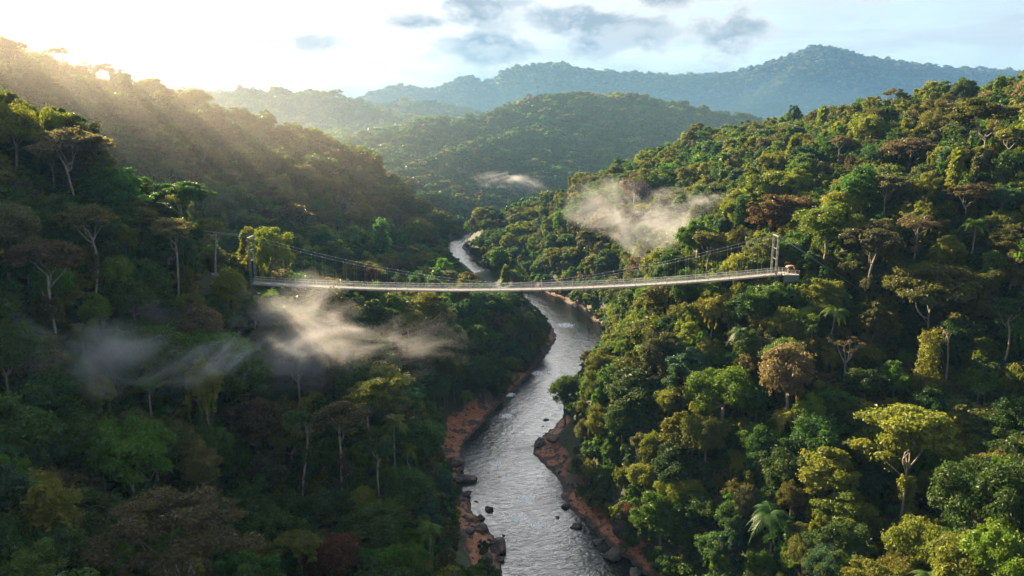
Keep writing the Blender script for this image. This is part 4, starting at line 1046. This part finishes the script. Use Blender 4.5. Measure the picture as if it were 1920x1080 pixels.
# ------------------------------------------------------------------ drifting mist
def mist(px, py, Y, wpx_, hpx_, depth, dens, label, seed, tilt=0.0, sc_=1.3, col=(0.90, 0.91, 0.97)):
    P = unproj(px, py, Y); k = proj(P)[2] / F; rx, rz, ry = wpx_ / 2 * k, hpx_ / 2 * k, depth / 2
    m = bpy.data.materials.new('mist_air'); m.use_nodes = True; t = NT(m.node_tree)
    tc = t.n('ShaderNodeTexCoord'); gp = t.n('ShaderNodeNewGeometry')
    ln = t.n('ShaderNodeVectorMath', operation='LENGTH'); t.l(t.mapv(tc.outputs['Object'], (1 / rx, 1 / ry, 1 / rz)), ln.inputs[0])
    nv = t.mapv(tc.outputs['Object'], (0.065 / sc_, 0.065 / sc_, 0.10 / sc_), (seed * 3.7, seed * 1.3, seed))
    n = t.noise(nv, 1.0, 7, 0.68, 0.9)
    f = t.m('SUBTRACT', t.m('ADD', t.m('MULTIPLY', n, 4.2), -1.55), ln.outputs['Value'])
    f = t.ss(f, -0.15, 0.85)
    edge = t.ss(ln.outputs['Value'], 1.0, 0.7)
    v = t.n('ShaderNodeVolumePrincipled'); v.inputs['Color'].default_value = (*col, 1); v.inputs['Anisotropy'].default_value = 0.5
    t.l(t.m('MULTIPLY', t.m('MULTIPLY', f, edge), dens), v.inputs['Density'])
    o = t.n('ShaderNodeOutputMaterial'); t.l(v.outputs[0], o.inputs['Volume'])
    m.cycles.volume_sampling = 'MULTIPLE_IMPORTANCE'
    bm = bmesh.new(); bmesh.ops.create_icosphere(bm, subdivisions=3, radius=1)
    for q in bm.verts: q.co = (q.co[0] * rx * 1.02, q.co[1] * ry * 1.02, q.co[2] * rz * 1.02)
    me = bpy.data.meshes.new('mist'); bm.to_mesh(me); bm.free(); me.materials.append(m)
    o = link(bpy.data.objects.new('mist', me)); o.location = P; o.rotation_euler = (0, tilt, 0)
    o['kind'] = 'stuff'; o['label'] = label; return o
MIST = True
if MIST:
    mist(620, 650, 163, 680, 310, 32, 0.052, 'sunlit cream mist drifting below the bridge', 1, 0.18)
    mist(180, 668, 124, 980, 230, 26, 0.10, 'thin blue mist lying across the shaded slope', 2, -0.05, 1.3, (0.86, 0.95, 1.0))
    mist(1290, 425, 325, 640, 190, 60, 0.033, 'cream mist lying on the slope behind the bridge', 3, 0.14, 1.6)
    mist(285, 585, 150, 130, 70, 14, 0.10, 'small puff of mist caught among the crowns of the shaded slope', 8)
    mist(800, 330, 860, 280, 60, 80, 0.05, 'thin mist at the foot of the far hill', 4, 0.05, 3)
    mist(960, 348, 800, 200, 70, 70, 0.035, 'wisp of mist in the far valley', 5, 0, 3)

# ------------------------------------------------------------------ air, sun, sky
SUN_AZ, SUN_EL = radians(-43.0), radians(21.0)
SDIR = (sin(SUN_AZ) * cos(SUN_EL), cos(SUN_AZ) * cos(SUN_EL), sin(SUN_EL))
HAZE = True
def haze():
    m = bpy.data.materials.new('haze_air'); m.use_nodes = True; t = NT(m.node_tree)
    v = t.n('ShaderNodeVolumePrincipled'); v.inputs['Color'].default_value = (0.17, 0.37, 0.70, 1); v.inputs['Density'].default_value = 0.00008; v.inputs['Anisotropy'].default_value = 0.2
    o = t.n('ShaderNodeOutputMaterial'); t.l(v.outputs[0], o.inputs['Volume'])
    V, Fq = box((0, 0, 0), (2, 2, 2)); me = np_mesh('haze', V, Fq, [m], smooth=False)
    o = link(bpy.data.objects.new('haze', me)); x0, x1, y0, y1, z0, z1 = -7500, 8500, -300, 12000, -160, 690
    o.location = ((x0 + x1) / 2, (y0 + y1) / 2, (z0 + z1) / 2); o.scale = ((x1 - x0) / 2, (y1 - y0) / 2, (z1 - z0) / 2); o['kind'] = 'stuff'; o['label'] = 'pale air that fades the far hills to blue'
if HAZE: haze()
def soft_mist(c, r, dens, col, an, label, soft=False):
    m = bpy.data.materials.new('mist_air'); m.use_nodes = True; t = NT(m.node_tree)
    v = t.n('ShaderNodeVolumePrincipled'); v.inputs['Color'].default_value = (*col, 1); v.inputs['Density'].default_value = dens; v.inputs['Anisotropy'].default_value = an
    if soft:                                   # thins out towards its rim
        tc = t.n('ShaderNodeTexCoord'); ln = t.n('ShaderNodeVectorMath', operation='LENGTH'); t.l(t.mapv(tc.outputs['Object'], tuple(1 / k for k in r)), ln.inputs[0])
        q = t.m('MAXIMUM', t.m('SUBTRACT', 1.0, ln.outputs['Value']), 0.0); nz = t.ss(t.noise(tc.outputs['Object'], 2.4 / max(r[1], 1), 4), 0.3, 0.7, 0.5, 1.3)
        t.l(t.m('MULTIPLY', t.m('MULTIPLY', t.m('POWER', q, 1.5), nz), dens), v.inputs['Density'])
    o = t.n('ShaderNodeOutputMaterial'); t.l(v.outputs[0], o.inputs['Volume'])
    bm = bmesh.new(); bmesh.ops.create_icosphere(bm, subdivisions=4, radius=1)
    for q in bm.verts: q.co = (q.co[0] * r[0], q.co[1] * r[1], q.co[2] * r[2])
    me = bpy.data.meshes.new('mist'); bm.to_mesh(me); bm.free(); me.materials.append(m)
    o = link(bpy.data.objects.new('mist', me)); o.location = c; o['kind'] = 'stuff'; o['label'] = label
if MIST:
    soft_mist((1000, 3600, 90), (3900, 1200, 270), 0.0013, (0.035, 0.105, 0.22), 0.1, 'blue haze lying before the distant mountains', True)
    soft_mist((-120, 860, 60), (620, 230, 120), 0.0008, (0.15, 0.25, 0.30), 0.25, 'pale haze filling the valley below the far hill')
    soft_mist((-290, 395, 112), (330, 165, 135), 0.0017, (0.90, 0.83, 0.72), 0.5, 'sunlit haze glowing along the ridge', True)
sl = bpy.data.lights.new('sun', 'SUN'); sl.energy = 5.0; sl.angle = radians(0.55); sl.color = (1.0, 0.77, 0.47)
so = link(bpy.data.objects.new('sun', sl)); so.rotation_euler = mathutils.Vector(SDIR).to_track_quat('Z', 'Y').to_euler(); so.location = (-200, 300, 400)

def build_world():
    w = bpy.data.worlds.new('World'); scene.world = w; w.use_nodes = True; t = NT(w.node_tree)
    sky = t.n('ShaderNodeTexSky', sky_type='NISHITA'); sky.sun_disc = False; sky.sun_elevation = SUN_EL; sky.sun_rotation = SUN_AZ; sky.air_density = 1.0; sky.dust_density = 1.2; sky.ozone_density = 1.2; sky.altitude = 200
    tc = t.n('ShaderNodeTexCoord'); d = tc.outputs['Generated']; sx = t.n('ShaderNodeSeparateXYZ'); t.l(d, sx.inputs[0])
    az = t.m('ARCTAN2', sx.outputs[0], sx.outputs[1]); el = t.m('ARCSINE', sx.outputs[2])
    dt = t.n('ShaderNodeVectorMath', operation='DOT_PRODUCT'); t.l(d, dt.inputs[0]); dt.inputs[1].default_value = SDIR
    cs = t.m('MAXIMUM', dt.outputs['Value'], 0.0)
    glow = t.m('ADD', t.m('POWER', cs, 16.0), t.m('MULTIPLY', t.m('POWER', cs, 70.0), 0.8))
    cx = t.n('ShaderNodeCombineXYZ'); t.l(az, cx.inputs[0]); t.l(el, cx.inputs[1]); v = cx.outputs[0]
    DEG = 180 / pi
    def blob(a0, e0, ra, re):
        a = t.m('MULTIPLY', t.m('SUBTRACT', az, radians(a0)), DEG / ra); e = t.m('MULTIPLY', t.m('SUBTRACT', el, radians(e0)), DEG / re)
        return t.m('EXPONENT', t.m('MULTIPLY', t.m('ADD', t.m('MULTIPLY', a, a), t.m('MULTIPLY', e, e)), -1.0))
    # heaped clouds over the mountains
    mask = 0.0
    for b in ((8, 5.6, 6.5, 2.3), (4.0, 7.2, 7, 2.4), (-0.8, 5.0, 5, 1.6), (-1.5, 8.6, 7, 2.2), (15.2, 6.0, 4, 2.8), (-7.7, 6.9, 3.4, 1.3), (-15, 5.4, 5, 0.9), (12, 9, 8, 1.8), (27, 8.6, 5, 1.2)): mask = t.m('MAXIMUM', mask, blob(*b))
    mask = t.m('MAXIMUM', mask, t.m('MULTIPLY', t.ss(el, radians(11), radians(20)), 0.45))
    def heap(off):
        vv = t.mapv(v, (1.0, 1.7, 1), off); return t.noise(vv, 10.0, 9, 0.60, 0.15)
    n1 = heap((3.1, 0, 0)); n2 = heap((3.1 + 0.014, -0.024, 0))
    dens = t.ss(t.m('ADD', n1, t.m('MULTIPLY', t.m('SUBTRACT', mask, 0.5), 0.40)), 0.47, 0.56)
    thick = t.ss(t.m('ADD', n1, t.m('MULTIPLY', t.m('SUBTRACT', mask, 0.5), 0.40)), 0.52, 0.66)
    rim = t.ss(t.m('SUBTRACT', n1, n2), -0.05, 0.12)
    # thin streaks
    st = t.noise(t.mapv(v, (1.0, 5.0, 1), (0.4, 0.7, 0)), 5.0, 6, 0.6, 0.6)
    st2 = t.noise(t.mapv(v, (1.0, 6.5, 1), (7.4, 2.7, 0)), 4.2, 5, 0.58, 0.3)
    veil = t.m('MULTIPLY', t.m('ADD', 0.56, t.m('MULTIPLY', t.ss(st, 0.36, 0.66), 0.40)), t.ss(el, radians(50), radians(28), 0.25, 1.0))
    K = SKYK
    def c3(r, g_, b, k=1.0): return (r * K * k, g_ * K * k, b * K * k)
    base = t.mix(1.0, sky.outputs[0], (0.95, 1.0, 1.08), 'MULTIPLY')
    vc = t.mix(t.m('MINIMUM', glow, 1.0), c3(0.80, 0.82, 0.85), c3(1.10, 1.05, 0.97))
    col = t.mix(veil, base, vc)
    grey = t.m('MULTIPLY', t.ss(st2, 0.55, 0.70), t.m('SUBTRACT', 0.55, t.m('MULTIPLY', t.m('MINIMUM', glow, 1.0), 0.25)))
    col = t.mix(grey, col, c3(0.52, 0.53, 0.56))
    lit = t.mix(t.m('MINIMUM', glow, 1.0), c3(1.0, 0.95, 0.88), c3(1.5, 1.32, 1.1)); shd = c3(0.22, 0.245, 0.285)
    hc = t.mix(t.m('MULTIPLY', thick, t.m('SUBTRACT', 1.0, t.m('MULTIPLY', rim, 0.60))), lit, shd)
    col = t.mix(dens, col, hc)
    hi = t.m('MULTIPLY', blob(-8, 22, 30, 7.5), t.ss(st, 0.30, 0.60, 0.35, 1.0)); col = t.mix(hi, col, c3(12.0, 11.7, 11.1))  # unseen bright cloud bank added above the frame to brighten river reflections and fill
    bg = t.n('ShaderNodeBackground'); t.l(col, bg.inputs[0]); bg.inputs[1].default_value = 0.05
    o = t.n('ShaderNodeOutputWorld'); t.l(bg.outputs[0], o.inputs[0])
SKYK = 3.15
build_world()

# ------------------------------------------------------------------ render settings
vs = scene.view_settings; vs.view_transform = 'Standard'; vs.look = 'None'; vs.exposure = 2.5; vs.gamma = 1
cy = scene.cycles; cy.use_denoising = True; cy.use_adaptive_sampling = True; cy.adaptive_threshold = 0.02
cy.max_bounces = 4; cy.diffuse_bounces = 2; cy.glossy_bounces = 2; cy.transmission_bounces = 2; cy.volume_bounces = 0; cy.transparent_max_bounces = 8
cy.caustics_reflective = False; cy.caustics_refractive = False; cy.volume_step_rate = 1.0; cy.volume_max_steps = 96
try: cy.denoiser = 'OPENIMAGEDENOISE'
except Exception as ex: print(ex)
